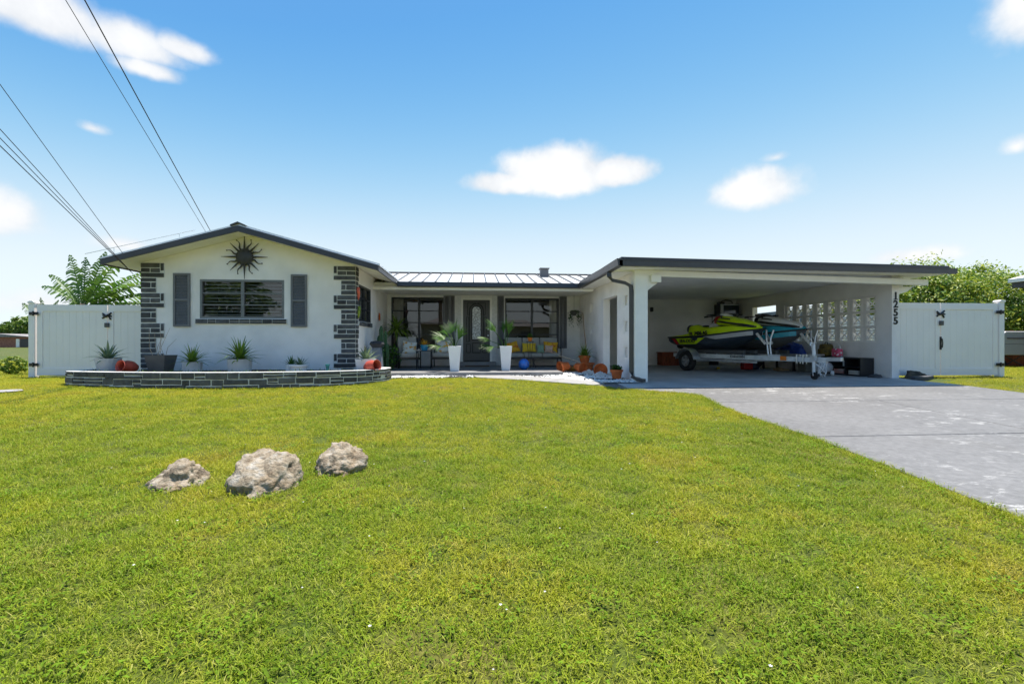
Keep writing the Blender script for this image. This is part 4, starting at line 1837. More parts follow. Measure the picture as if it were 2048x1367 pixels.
o.location = (-1.60, 13.1, .62)
tag(o, 'small white saucer on the black side table', 'dish')


def tall_planter(label, loc, lab_palm, seed, leaves):
    t = thing('tall_planter', label, 'planter', loc)
    mb = MB()
    square_pot(mb, (0, 0, 0), .11, .165, .66, .022)
    mb.build('pot', WHITEPOT, t, world=False, bevel=.008, seg=2)
    mb = MB()
    mb.box(-.138, .138, -.138, .138, .53, .56)
    mb.build('soil', SOIL, t, world=False)
    p_ = thing('fan_palm', lab_palm, 'plant', (loc[0], loc[1], loc[2] + .56))
    r = random.Random(seed)
    for (az_, el_, L, fan, tilt) in leaves:
        a, e = R(az_), R(el_)
        d_ = V(math.cos(a) * math.cos(e), math.sin(a) * math.cos(e), math.sin(e))
        st = MB()
        mid = d_ * L * .55 + V(0, 0, .04)
        end = d_ * L
        st.tube([(0, 0, 0), mid, end], [.012, .009, .007], 6)
        st.build('stalk', LEAFM, p_, world=False)
        lf = MB()
        side = d_.cross(V(0, 0, 1)).normalized()
        nrm = side.cross(d_).normalized()
        sd = (side * math.cos(R(tilt)) + nrm * math.sin(R(tilt))).normalized()
        k = 24
        for i in range(k):
            ang = R(1.25 * (-fan + 2 * fan * i / (k - 1)))
            dd = d_ * math.cos(ang) + sd * math.sin(ang)
            lf.leaf(end, dd, .46 * (1 - .25 * abs(i / (k - 1) - .5)) * r.uniform(.7, 1.15), .021, .7, 4, up=tuple(sd.cross(d_)), fold=.35)
        lf.build('fan_leaf', LEAFM, p_, world=False, recalc=False)
    return t


tall_planter('tall white tapered planter left of the front door', (-.53, 12.06, .10), 'fan palm growing in the tall planter left of the door', 1,
             [(78, 80, .42, 38, 70), (170, 42, .40, 60, 20), (190, 15, .36, 55, 10), (120, 60, .5, 50, 40), (20, 70, .28, 25, 60), (230, 55, .34, 45, 35)])
tall_planter('tall white tapered planter in front of the sofa', (.83, 12.35, .10), 'fan palm growing in the tall planter before the sofa', 2,
             [(80, 80, .5, 30, 75), (175, 60, .55, 40, 25), (185, 30, .45, 40, 15), (100, 70, .45, 22, 80), (200, 12, .36, 45, 20), (20, 78, .42, 24, 60)])

# sofa
t = thing('patio_sofa', 'grey cushioned patio sofa with black metal frame below the right porch window', 'sofa', (1.78, 14.15, .10))
for sx in (-1, 1):
    mb = MB()
    x = sx * .86
    mb.tube([(x, -.32, 0), (x, -.33, .34), (x, -.30, .56), (x, -.2, .60), (x, .25, .58)], .02, 7)
    mb.build('arm', BLACKM, t, world=False, smooth=True)
    mb = MB()
    mb.tube([(x, .34, 0), (x, .30, .3), (x, .38, .86)], .02, 7)
    mb.build('leg', BLACKM, t, world=False, smooth=True)
mb = MB()
mb.tube([(0, -.32, 0), (0, -.30, .27)], .02, 7)
mb.build('leg', BLACKM, t, world=False)
mb = MB()
mb.box(-.86, .86, -.33, .33, .24, .30)
mb.build('seat_frame', BLACKM, t, world=False)
for k in range(3):
    x = -.565 + .565 * k
    cushion('seat_cushion', CUSHG, t, (x, -.03, .365), (.555, .60, .13))
    cushion('back_cushion', CUSHG, t, (x, .27, .66), (.55, .13, .50), rot(x=R(-12)))
floor_pillow('pillow', 'orange-yellow patterned pillow at the sofa end by the planter', (1.18, 14.08, .71), .2, .38, .36, mat('amber_fabric', (.62, .36, .02), .9, col2=(.45, .12, .02), vscale=11, detail=2, lo=.5, hi=.62), -24, -14)
floor_pillow('pillow', 'plain yellow pillow in the middle of the sofa', (1.68, 14.08, .70), 0, .44, .30, YELLOWP, -24, 0)
floor_pillow('pillow', 'yellow-orange pillow at the sofa end by the shutters', (2.35, 14.1, .72), -.1, .46, .34, mat('amber_fabric', (.6, .3, .02)), -24, 6)
floor_pillow('pillow', 'sage green square pillow on the sofa', (2.03, 13.98, .66), 0, .22, .26, SAGE, -14, 0)
floor_pillow('pillow', 'small pinkish pillow on the sofa beside the sage one', (2.28, 13.95, .65), 0, .26, .24, mat('pink_beige_fabric', (.55, .38, .30), .9, var=.2, vscale=20), -14, 4)

# plant stand
t = thing('plant_stand', 'slim black metal plant stand in front of the sofa', 'plant stand', (1.62, 13.35, .10))
for k in range(3):
    a = k * 2.094 + .4
    mb = MB()
    mb.tube([(math.cos(a) * .2, math.sin(a) * .2, 0), (math.cos(a) * .05, math.sin(a) * .05, .35), (math.cos(a) * .10, math.sin(a) * .10, .78)], .009, 6)
    mb.build('leg', BLACKM, t, world=False)
mb = MB()
mb.lathe([(0, .77), (.12, .77), (.12, .79), (0, .79)], (0, 0, 0), 16)
mb.build('top', BLACKM, t, world=False)
potted('potted_herb', 'small leafy plant in an orange pot on the plant stand', (1.62, 13.35, .89), lambda m: pot(m, (0, 0, 0), .05, .075, .11), ORANGE,
       lambda m: [rosette(m, (0, 0, .09), 26, .16, .045, 0, 85, .6, 12), rosette(m, (0, 0, .13), 16, .12, .04, 10, 85, .4, 13)], LEAFM)
mb = MB()
mb.lathe([(.05, 0)] + [(.155 * math.cos(R(a)), .15 + .155 * math.sin(R(a))) for a in range(-70, 80, 10)] + [(.04, .305), (.03, .29), (0, .29)], (0, 0, 0), 26)
o = mb.build('blue_sphere', BLUEGLZ, None, smooth=True)
o.location = (1.36, 12.6, .10)
tag(o, 'glossy blue glazed ceramic sphere on the porch floor', 'ornament')
mb = MB()
mb.box(-.38, .38, -.2, .2, 0, .018)
o = mb.build('door_mat', mat('coir', (.13, .085, .045), .95, var=.3, vscale=40, bump=.8, bscale=90), None)
o.location = (.07, 14.45, .102)
tag(o, 'brown coir mat before the front door step', 'mat')


# terracotta group
def terra_pot(name, label, loc, r, h, tilt=0, rz=0, group=None, m=TERRA):
    mb = MB()
    M = rot(z=rz) @ rot(y=tilt)
    pot(mb, M @ V(0, 0, -h / 2) if tilt else (0, 0, 0), r * .66, r, h, .02, .012, M)
    o = mb.build(name, m, None, smooth=False)
    o.location = loc
    tag(o, label, 'pot', group)
    return o


terra_pot('terracotta_pot', 'terracotta pot tipped on its side with its mouth toward the blue sphere', (2.45, 12.45, .19), .155, .28, R(98), R(200))
terra_pot('terracotta_pot', 'terracotta pot tipped over and spilling white gravel beside the stacked pots', (2.88, 12.35, .17), .15, .27, R(100), R(-60))
terra_pot('terracotta_pot', 'dark-mouthed terracotta pot tipped over near the doorway and filled with gravel', (3.22, 11.45, .17), .165, .28, R(100), R(250))
terra_pot('terracotta_pot', 'upright wide terracotta pot at the bottom of the stack', (3.18, 12.75, .02), .20, .26)
up_ = terra_pot('terracotta_pot', 'terracotta pot stacked on top and holding the spider plant', (3.12, 12.8, .21), .16, .27)
mb = MB()
r_ = random.Random(8)
for k in range(150):
    a = r_.uniform(0, 6.28)
    e = R(r_.uniform(20, 88))
    mb.leaf((r_.uniform(-.06, .06), r_.uniform(-.06, .06), 0), (math.cos(a) * math.cos(e), math.sin(a) * math.cos(e), math.sin(e)), r_.uniform(.25, .46), .018, 1.5, 5)
o = mb.build('spider_plant', LEAFY, None, recalc=False, smooth=True)
o.location = (3.12, 12.8, .42)
tag(o, 'arching spider plant growing in the stacked terracotta pot', 'plant')
t = potted('potted_succulent', 'terracotta pot with a small dark succulent beside the downspout', (3.22, 10.15, .02), lambda m: pot(m, (0, 0, 0), .09, .135, .22, .016, .01), TERRA,
           lambda m: [rosette(m, (q[0], q[1], .2), 12, .11, .05, 10, 85, .2, 20 + i) for i, q in enumerate(((0, 0), (.07, .02), (-.06, .03), (.02, -.06)))] + [rosette(m, (q[0], q[1], .27), 9, .08, .05, 10, 85, .2, 30 + i) for i, q in enumerate(((.03, .03), (-.05, .0)))], LEAFD)
# fallen orange crotons / shards between the pots
t = thing('bronze_bromeliads', 'orange-bronze bromeliads spreading between the tipped pots', 'plant', (2.72, 12.85, .03))
for i, q in enumerate(((-.22, 0), (-.05, .05), (.1, -.03), (.22, .06), (0, -.12))):
    mb = MB()
    rosette(mb, (q[0], q[1], .0), 20, .22, .035, 5, 80, .6, 40 + i)
    mb.build('rosette', mat('bronze_leaf', (.60, .20, .04), .5, col2=(.65, .38, .08), vscale=9, trans=.2), t, world=False, recalc=False)
mb = MB()
mb.tube([(2.25, 13.0, .62), (2.42, 12.95, .47), (2.65, 12.9, .40), (2.95, 12.75, .30), (3.05, 12.6, .22)], [.008, .014, .018, .022, .02], 7)
mb.tube([(2.42, 12.95, .47), (2.50, 12.9, .60)], [.009, .003], 5)
tag(mb.build('driftwood', DRIFT, None, smooth=True), 'pale driftwood branch leaning on the terracotta pots', 'branch')
mb = MB()
mb.tube([(3.22, 12.95, .35), (3.20, 12.97, .8), (3.16, 13.0, 1.2), (3.12, 13.0, 1.72)], [.014, .013, .011, .007], 7)
tag(mb.build('bamboo_stake', mat('cane', (.25, .14, .06), .7), None), 'thin brown cane standing in the stacked pots', 'stake')
# wall vine
t = thing('hanging_vine', 'trailing dark-leaved vine in a basket hanging from the porch soffit', 'plant', (3.18, 14.45, 1.90))
mb = MB()
pot(mb, (0, 0, -.18), .06, .10, .13)
mb.build('basket', GREYPOT, t, world=False)
mb = MB()
mb.tube([(0, 0, -.05), (0, 0, .49)], .004, 5)
mb.build('wire', BLACKM, t, world=False)
mb = MB()
r_ = random.Random(14)
for k in range(26):
    a = r_.uniform(0, 6.28)
    p_ = V(0, 0, -.06)
    L = r_.uniform(.1, .75)
    rad = r_.uniform(.08, .24)
    n = int(4 + L * 14)
    for i in range(n):
        q = i / n
        c = V(math.cos(a) * rad * min(1, q * 3), math.sin(a) * rad * min(1, q * 3), -.02 - L * max(0, q - .2))
        b = r_.uniform(0, 6.28)
        mb.leaf(c, (math.cos(b), math.sin(b), r_.uniform(-.6, .3)), r_.uniform(.05, .085), .05, .5, 3)
mb.build('foliage', LEAFD, t, world=False, recalc=False)

# cactus group and porch corner plants
t = thing('column_cactus', 'cluster of tall green column cacti by the porch side wall', 'cactus', (-2.6, 13.0, .10))
for (x_, y_, h_, r0) in ((-.02, .0, 1.22, .055), (.09, .04, 1.08, .05), (-.1, .08, .95, .05), (.16, -.06, .72, .045), (.04, -.1, .55, .04), (-.11, -.08, .62, .04)):
    mb = MB()
    rings = []
    for i in range(12):
        q = i / 11
        rr = r0 * (1 if q < .9 else max(.15, math.sqrt(max(0, 1 - ((q - .9) / .105) ** 2)))) * (.85 + .15 * min(1, q * 5))
        rings.append([V(x_ + math.cos(j * math.pi / 10) * rr * (1 if j % 2 == 0 else .74), y_ + math.sin(j * math.pi / 10) * rr * (1 if j % 2 == 0 else .74), q * h_) for j in range(20)])
    mb.loft(rings)
    mb.build('stem', CACT, t, world=False)
mb = MB()
r_ = random.Random(21)
for k in range(170):
    a = r_.uniform(0, 6.28)
    c = V(r_.gauss(0, .13), r_.gauss(0, .10), r_.uniform(.08, .62))
    e = R(r_.uniform(-20, 70))
    mb.leaf(c, (math.cos(a) * math.cos(e), math.sin(a) * math.cos(e), math.sin(e)), r_.uniform(.08, .16), .055, .6, 3)
for k in range(12):
    mb.tube([(r_.gauss(0, .05), r_.gauss(0, .05), 0), (r_.gauss(0, .09), r_.gauss(0, .08), .55)], [.006, .003], 4)
o = mb.build('leafy_shrub', LEAFM, None, recalc=False)
o.location = (-2.36, 13.05, .10)
tag(o, 'bushy green leafy plant between the cacti and the armchair', 'plant')
t = thing('ponytail_palm', 'arching yellow-green ponytail palm in a dark pot behind the cacti', 'plant', (-2.42, 14.2, .10))
mb = MB()
pot(mb, (0, 0, 0), .13, .19, .55)
mb.build('pot', GREYPOT, t, world=False)
mb = MB()
mb.tube([(0, 0, .4), (0, 0, .9), (.02, 0, 1.08)], [.05, .035, .03], 8)
mb.build('trunk', BARK, t, world=False, smooth=True)
mb = MB()
rosette(mb, (.02, 0, 1.08), 70, .62, .05, -5, 85, 1.9, 17)
mb.build('foliage', LEAFY, t, world=False, recalc=False)
t = thing('garden_lantern', 'blue-grey garden pedestal with a dark cap beside the cacti', 'ornament', (-2.52, 12.0, .10))
mb = MB()
square_pot(mb, (0, 0, 0), .14, .10, .62)
mb.build('pedestal', mat('blue_grey_paint', (.16, .19, .24), .6), t, world=False)
mb = MB()
mb.loft([[V(s1 * a, s2 * a, z_) for s1, s2 in ((-1, -1), (1, -1), (1, 1), (-1, 1))] for a, z_ in ((.10, .62), (.16, .72), (.13, .78), (.02, .80))])
mb.build('cap', mat('dark_cap', (.04, .042, .05), .6), t, world=False)

# illegible hanging sign in the porch window
t = thing('window_sign', 'little white lettered sign hanging by cords inside the right porch window', 'sign', (1.42, 15.13, .72))
mb = MB()
mb.box(-.17, .17, -.006, .006, .11, .15)
mb.box(-.17, .17, -.006, .006, -.02, .09)
mb.build('board', mat('navy_board', (.02, .02, .05), .6), t, world=False)
mb = MB()
mb.box(-.165, .165, -.010, -.0065, .113, .147)
mb.build('stripe', WHITEPL, t, world=False)
mb = MB()
for k in range(6):
    x_ = -.145 + k * .053
    mb.box(x_, x_ + .012, -.010, -.0065, .0, .075)
    mb.box(x_ + .013, x_ + .036, -.010, -.0065, .062 if k % 2 else .0, .075 if k % 2 else .014)
    if k in (1, 3, 4):
        mb.box(x_ + .026, x_ + .037, -.010, -.0065, .016, .06)
mb.build('marks', WHITEPL, t, world=False)
mb = MB()
for sx in (-1, 1):
    mb.tube([(sx * .13, 0, .15), (0, 0, .33)], .004, 5)
mb.build('cord', WHITEPL, t, world=False)

# ================================================================== jet skis and trailer
HEAD = math.atan2(-.95, .3)


def lerp_tab(tab, x):
    for (a, va), (b, vb) in zip(tab[:-1], tab[1:]):
        if x <= b:
            t = (x - a) / (b - a) if b > a else 0
            t = t * t * (3 - 2 * t) if False else t
            return va + (vb - va) * t
    return tab[-1][1]


def jetski(label, loc, deck, hullm, noseM, seatm, accent, reg, regm, style):
    t = thing('jet_ski', label, 'jet ski', loc, HEAD)
    t.scale = (.96, 1, .95)
    L = 3.1
    hb = [(0, .50), (.5, .55), (1.3, .59), (2.0, .55), (2.5, .44), (2.85, .27), (3.02, .12), (3.1, .03)]
    hg = [(0, .44), (.8, .45), (1.5, .47), (2.1, .52), (2.6, .58), (3.1, .64)]
    hk = [(0, .16), (.5, .06), (1.5, .0), (2.1, .07), (2.6, .26), (2.95, .47), (3.1, .60)]
    N = 26
    hull, band, dk = [], [], []
    for i in range(N + 1):
        x = L * i / N
        b, g_, k = lerp_tab(hb, x), lerp_tab(hg, x), lerp_tab(hk, x)
        ch = k + (g_ - k) * .42
        half = [(b, g_), (b * .96, ch + .06), (b * .82, ch), (b * .45, k + (ch - k) * .45), (0, k)]
        ring = [V(x, y, z) for y, z in half] + [V(x, -y, z) for y, z in half[-2::-1]]
        hull.append(ring)
    mb = MB()
    mb.loft(hull)
    mb.build('hull', hullm, t, world=False, smooth=True)
    # bumper band
    for sg in (-1, 1):
        mb = MB()
        mb.tube([(L * i / N, sg * (lerp_tab(hb, L * i / N) + .012), lerp_tab(hg, L * i / N) + .01) for i in range(N + 1)], .026, 7)
        mb.build('bumper', PWCBLK, t, world=False, smooth=True)
    # deck with footwells
    top = [(0, .50), (.45, .52), (.7, .56), (1.2, .60), (1.7, .70), (2.05, .84), (2.45, .86), (2.8, .80), (3.0, .74), (3.1, .71)]
    sh = [(0, .04), (.6, .08), (1.2, .16), (1.8, .25), (2.4, .22), (2.9, .09), (3.1, .02)]
    foot = [(0, .01), (.45, .0), (.6, -.06), (1.6, -.04), (1.85, .08), (2.2, .22), (3.1, .02)]
    rows = []
    for i in range(N + 1):
        x = L * i / N
        b, g_ = lerp_tab(hb, x), lerp_tab(hg, x)
        s1, f1, tp = lerp_tab(sh, x), lerp_tab(foot, x), lerp_tab(top, x)
        tp = max(tp, g_ + .01)
        half = [(b, g_ + .005), (b * .97, g_ + s1 * .6), (b * .86, g_ + s1), (b * .72, g_ + s1 * .92), (b * .56, g_ + min(f1, s1)), (b * .42, g_ + min(f1, s1) + .01), (b * .36, tp - .05), (b * .2, tp), (0, tp + .012)]
        rows.append([V(x, y, z) for y, z in half] + [V(x, -y, z) for y, z in half[-2::-1]])
    mb = MB()
    mb.loft(rows, close=False)
    mb.add([rows[0][i] for i in range(17)], [tuple(range(17))])
    mb.build('deck', deck, t, world=False, smooth=True, recalc=True)

    def body(name, m, st, ex=2.4):
        """super-elliptic loft: stations (x, half width, z bottom, z top)"""
        mb_ = MB()
        rr = []
        for (x, hw, zb, zt) in st:
            cz, hz = (zb + zt) / 2, (zt - zb) / 2
            ring = []
            for j in range(16):
                a = 2 * math.pi * j / 16
                c_, s_ = math.cos(a), math.sin(a)
                ring.append(V(x, hw * abs(c_) ** (2 / ex) * (1 if c_ > 0 else -1), cz + hz * abs(s_) ** (2 / ex) * (1 if s_ > 0 else -1)))
            rr.append(ring)
        mb_.loft(rr)
        return mb_.build(name, m, t, world=False, smooth=True)
    if style == 'sport':
        body('seat', deck, [(.52, .16, .5, .70), (.60, .21, .5, .84), (.78, .23, .5, .86), (.98, .21, .5, .79), (1.22, .20, .5, .76), (1.55, .19, .5, .80), (1.75, .16, .5, .82)])
        body('seat_back', PWCBLK, [(.46, .15, .56, .80), (.50, .19, .55, .86), (.56, .18, .58, .84)])
        mb = MB()
        mb.obox((.47, 0, .68), (.03, .34, .22), rot(y=R(-22)))
        mb.build('tail_plate', WHITEPL, t, world=False, bevel=.008)
        body('grab_handle', PWCBLK, [(1.02, .04, .76, .80), (1.06, .09, .76, .83), (1.15, .09, .76, .83), (1.19, .04, .77, .80)])
    else:
        body('seat', PWCBLK, [(.45, .16, .5, .72), (.60, .22, .5, .84), (1.0, .22, .5, .82), (1.4, .20, .5, .78), (1.75, .17, .5, .86)])
    # grey knee panels
    for sg in (-1, 1):
        mb = MB()
        pl = [(1.40, .63), (1.56, .82), (1.78, .84), (2.02, .70), (2.15, .66), (1.6, .64)]
        mb.prism(pl if sg > 0 else pl, (0, sg * .03, 0), (0, sg * .245, 0))
        mb.build('side_panel', seatm, t, world=False, bevel=.01)
    # hood and steering pod
    body('hood', noseM, [(1.62, .12, .74, .92), (1.74, .20, .70, 1.06), (1.95, .27, .68, 1.09), (2.2, .31, .68, 1.04), (2.5, .30, .68, .96), (2.75, .23, .68, .88), (2.95, .12, .68, .79), (3.02, .03, .69, .74)], 2.8)
    body('hood_trim', PWCBLK, [(1.70, .24, .74, .82), (2.0, .335, .73, .81), (2.4, .36, .72, .795), (2.75, .29, .71, .78), (2.98, .12, .70, .755)], 3)
    for sg in (-1, 1):
        mb = MB()
        mb.tube([(1.72, sg * .235, .93), (1.95, sg * .285, .90), (2.2, sg * .325, .86), (2.5, sg * .315, .82), (2.75, sg * .24, .79), (2.95, sg * .13, .75)], [.018, .03, .03, .028, .022, .012], 7)
        mb.build('hood_stripe', PWCBLK, t, world=False, smooth=True)
        mb = MB()
        mb.obox((2.12, sg * .285, .985), (.34, .012, .035), rot(y=R(9)))
        mb.build('hood_vent', PWCBLK, t, world=False)
    body('console', accent, [(1.50, .07, .86, .98), (1.56, .12, .85, 1.08), (1.72, .14, .86, 1.13), (1.86, .12, .92, 1.12)])
    mb = MB()
    mb.tube([(1.60, -.40, 1.06), (1.68, -.26, 1.08), (1.72, 0, 1.10), (1.68, .26, 1.08), (1.60, .40, 1.06)], .016, 7)
    mb.build('handlebar', BLACKM, t, world=False, smooth=True)
    for sg in (-1, 1):
        mb = MB()
        mb.tube([(1.60, sg * .40, 1.06), (1.55, sg * .50, 1.05)], .024, 8)
        mb.build('grip', RUBBER, t, world=False)
        mb = MB()
        mb.tube([(1.92, sg * .20, 1.06), (1.90, sg * .34, 1.10)], [.03, .02], 7)
        mb.obox((1.89, sg * .36, 1.10), (.10, .12, .07))
        mb.build('mirror', PWCBLK, t, world=False, bevel=.004)
    body('screen', WHITEPL if style == 'sport' else BLACKM, [(1.72, .10, 1.10, 1.13), (1.82, .16, 1.09, 1.17), (1.96, .17, 1.06, 1.12)])
    # side graphics on the starboard and port sides
    for sg in (-1, 1):
        pts = [(.58, .23), (1.30, .24), (1.62, .425), (.40, .41)]
        mb = MB()
        a3 = []
        for (x, z) in pts:
            a3.append(V(x, sg * (lerp_tab(hb, x) * (1.0 if z > .3 else .955) + .016), z))
        mb.add(a3 + [q - V(0, sg * .02, 0) for q in a3], [(0, 1, 2, 3), (7, 6, 5, 4), (0, 4, 5, 1), (1, 5, 6, 2), (2, 6, 7, 3), (3, 7, 4, 0)])
        mb.build('side_graphic', deck if style == 'sport' else PWCGREY, t, world=False)
        mb = MB()
        mb.add([V(.22, sg * .552, .405), V(.37, sg * .562, .405), V(.55, sg * .552, .23), V(.42, sg * .542, .23)], [(0, 1, 2, 3)])
        mb.build('accent_stripe', REDPL, t, world=False, recalc=False)
    # painted strip below the bumper towards the bow
    for sg in (-1, 1):
        mb = MB()
        st_ = [1.55 + 1.4 * i / 12 for i in range(13)]
        rr = []
        for x in st_:
            b_, g_ = lerp_tab(hb, x), lerp_tab(hg, x)
            hh = (.13 if style == 'sport' else .15) * min(1, (x - 1.5) / .5)
            rr.append([V(x, sg * (b_ * 1.0 + .006), g_ - .012), V(x, sg * (b_ * .965 + .012), g_ - hh), V(x, sg * (b_ * .93), g_ - hh), V(x, sg * (b_ * .95), g_ - .012)])
        mb.loft(rr)
        mb.build('bow_strip', PWCGREY if style == 'sport' else TEAL, t, world=False, smooth=False)
    if style == 'sport':
        text_mesh('side_lettering', 'SEA-DOO', .15, INK, t, Matrix.Translation((.95, -.60, .325)) @ Matrix.Rotation(R(90), 4, 'X') @ Matrix.Rotation(R(-4), 4, 'X'), .004, .004)
    text_mesh('registration', reg, .15, regm, t, Matrix.Translation((1.42 if style == 'sport' else 2.02, -.612 if style == 'sport' else -.585, .56 if style == 'sport' else .63)) @ Matrix.Rotation(R(0 if style == 'sport' else 8), 4, 'Z') @ Matrix.Rotation(R(90), 4, 'X') @ Matrix.Rotation(R(3 if style == 'sport' else 6), 4, 'Z'), .012, .003)
    # jet nozzle and ride plate at the stern
    mb = MB()
    mb.tube([(-.10, 0, .16), (.03, 0, .17)], [.07, .10], 12)
    mb.build('jet_nozzle', BLACKM, t, world=False)
    return t


ZB = .585
jetski('lime yellow and black jet ski with grey knee panel on the trailer', (6.62, 14.2, ZB), LIME, PWCDARK, LIME, PWCGREY, REDPL, 'FL 7426 AS', INK, 'sport')
jetski('teal and white jet ski with black seat on the trailer', (7.90, 14.3, ZB), TEAL, PWCHULL2, mat('white_gelcoat', (.7, .71, .72), .2), PWCGREY, PWCBLK, 'FL1107 FT', INK, 'tour')

tr = thing('boat_trailer', 'galvanised double jet ski trailer parked in the carport', 'trailer', (6.57, 14.25, 0.028), HEAD)
WHITEST = mat('pale_trailer_paint', (.66, .67, .66), .45, var=.12, vscale=6)


def tb(name, m, a, b, w_, h_=None, bev=0):
    mb_ = MB()
    mb_.bar(a, b, w_, h_)
    return mb_.build(name, m, tr, world=False, bevel=bev, seg=1)


tb('rail', WHITEST, (.2, -.36, .44), (4.95, -.36, .44), .05, .115)
tb('rail', GALV, (.2, 1.62, .44), (2.9, 1.62, .44), .06, .14)
tb('rail', GALV, (2.9, 1.62, .44), (4.6, -.25, .44), .06, .12)
tb('lower_rail', GALV, (1.4, -.385, .325), (3.2, -.385, .325), .05, .06)
for x_ in (.35, 1.2, 2.2, 2.9):
    tb('crossmember', GALV, (x_, -.36, .36), (x_, 1.62, .36), .07, .07)
tb('axle', GALV, (1.15, -.72, .29), (1.15, 1.98, .29), .06, .06)
for y_ in (-.22, .22, 1.03, 1.47):
    tb('bunk', mat('grey_carpet', (.09, .09, .09), .95), (.3, y_, .565), (2.7, y_, .565), .10, .10, .01)
for x_ in (.6, 2.3):
    for y_ in (-.22, .22, 1.03, 1.47):
        tb('bunk_post', GALV, (x_, y_, .37), (x_, y_, .53), .05)
for (y_, nm) in ((-.72, 0), (1.98, 1)):
    wh = sub('wheel', tr)
    wh.location = (1.15, y_, .29)
    mb = MB()
    mb.lathe([(.17, -.09), (.25, -.095), (.285, -.07), (.29, 0), (.285, .07), (.25, .095), (.17, .09), (.165, 0), (.17, -.09)], (0, 0, 0), 32, rot(x=R(90)))
    mb.build('tyre', RUBBER, wh, world=False, smooth=True)
    mb = MB()
    sgn = -1 if nm == 0 else 1
    mb.lathe([(.168, -.06), (.172, .06), (.15, .062), (.148, .0), (.148, -.06)], (0, 0, 0), 28, rot(x=R(90)))
    for k in range(5):
        a = k * 2 * math.pi / 5 + .3
        mb.bar((math.cos(a) * .03, sgn * .05, math.sin(a) * .03), (math.cos(a) * .16, sgn * .045, math.sin(a) * .16), .045, .02, up=(0, 1, 0))
    mb.lathe([(0, -.07), (.045, -.065), (.05, -.03), (0, -.03)], (0, 0, 0), 14, rot(x=R(90) if sgn < 0 else R(-90)))
    mb.build('rim', GALV, wh, world=False)
    mb = MB()
    ra, rb = [], []
    for k in range(15):
        a = R(8 + k * 164 / 14)
        ra.append((1.15 + math.cos(a) * .36, math.sin(a) * .36 + .29))
    for (x1, z1), (x2, z2) in zip(ra[:-1], ra[1:]):
        mb.hexa([(x1, y_ - .12, z1), (x2, y_ - .12, z2), (x2, y_ + .14, z2), (x1, y_ + .14, z1)] + [(x1 * 1.0 + (x1 - 1.15) * .03, y_ - .12, z1 + .012), (x2 + (x2 - 1.15) * .03, y_ - .12, z2 + .012), (x2 + (x2 - 1.15) * .03, y_ + .14, z2 + .012), (x1 + (x1 - 1.15) * .03, y_ + .14, z1 + .012)])
    mb.box(1.50, 1.74, y_ - .12, y_ + .14, .335, .35)
    mb.build('fender', GALV, tr, world=False)
# bow stops
for (x_, y_) in ((3.22, 0), (3.5, 1.28)):
    ws = sub('bow_stand', tr)
    ws.location = (x_, y_, .45)
    mb = MB()
    for sy in (-1, 1):
        mb.tube([(.05, sy * .05, .06), (.02, sy * .05, .30), (.02, sy * .08, .50), (.06, sy * .13, .70)], .022, 7)
    mb.bar((.03, -.12, .34), (-.20, -.16, .62), .03, .06)
    mb.bar((.03, .12, .34), (-.20, .16, .62), .03, .06)
    mb.bar((.02, -.13, .36), (.02, .13, .36), .03, .06)
    mb.build('upright', GALV, ws, world=False)
    mb = MB()
    mb.box(-.12, .18, -.22, .22, .03, .07)
    mb.build('base_plate', GALV, ws, world=False)
    tb('stand_beam', GALV, (x_, -.38, .41), (x_, y_ + .25, .41), .08, .06)
tb('coupler', GALV, (4.95, -.36, .46), (5.28, -.36, .47), .09, .09, .012)
for x_ in (4.30, 4.45):
    mb = MB()
    for yy in (-.42, -.30):
        mb.tube([(x_, yy, .34), (x_, yy, .55)], .012, 6)
    mb.bar((x_, -.44, .53), (x_, -.28, .53), .03, .015)
    mb.build('u_bolt', GALV, tr, world=False)
jk = sub('jack', tr)
jk.location = (4.72, -.45, 0)
mb = MB()
mb.tube([(0, 0, .16), (0, 0, .78)], .033, 10)
mb.build('jack_post', WHITEST, jk, world=False)
mb = MB()
mb.tube([(0, 0, .78), (0, 0, .80), (.0, -.10, .82), (0, -.11, .76)], .012, 7)
mb.build('crank', GALV, jk, world=False)
mb = MB()
mb.lathe([(0, -.028), (.075, -.028), (.085, -.015), (.085, .015), (.075, .028), (0, .028)], (.02, 0, .085), 18, rot(x=R(90)))
mb.build('jack_wheel', RUBBER, jk, world=False, smooth=False)
mb = MB()
mb.bar((0, -.04, .18), (.02, -.04, .085), .03, .008, up=(0, 1, 0))
mb.build('wheel_fork', GALV, jk, world=False)
mb = MB()
mb.bar((0, .04, .18), (.02, .04, .085), .03, .008, up=(0, 1, 0))
mb.build('wheel_fork', GALV, jk, world=False)
mb = MB()
mb.box(-.04, .05, -.05, .05, .42, .53)
mb.build('jack_bracket', GALV, jk, world=False)
mb = MB()
mb.box(3.86, 4.02, -.394, -.391, .40, .50)
mb.build('side_reflector', ORANGE, tr, world=False)
mb = MB()
mb.box(4.06, 4.20, -.394, -.391, .415, .46)
mb.build('data_plate', WHITEPL, tr, world=False)
text_mesh('rail_lettering', 'KARAVAN', .10, INK, tr, Matrix.Translation((2.62, -.3925, .45)) @ Matrix.Rotation(R(90), 4, 'X'), .001, .002)

# straps hanging on the trailer nose
mb = MB()
r_ = random.Random(31)
for k in range(7):
    x0 = 7.80 + r_.uniform(-.05, .16)
    pts = [(x0 - .05, 9.82, .52)]
    for i in range(5):
        pts.append((x0 + r_.uniform(-.05, .12), 9.80 + r_.uniform(-.06, .04), .55 - .09 * (i + 1) + r_.uniform(-.03, .03)))
    mb.tube(pts, .008, 6)
tag(mb.build('tie_down_straps', WHITEPL, None, smooth=True), 'tangle of white tie-down straps hanging on the trailer tongue', 'straps')

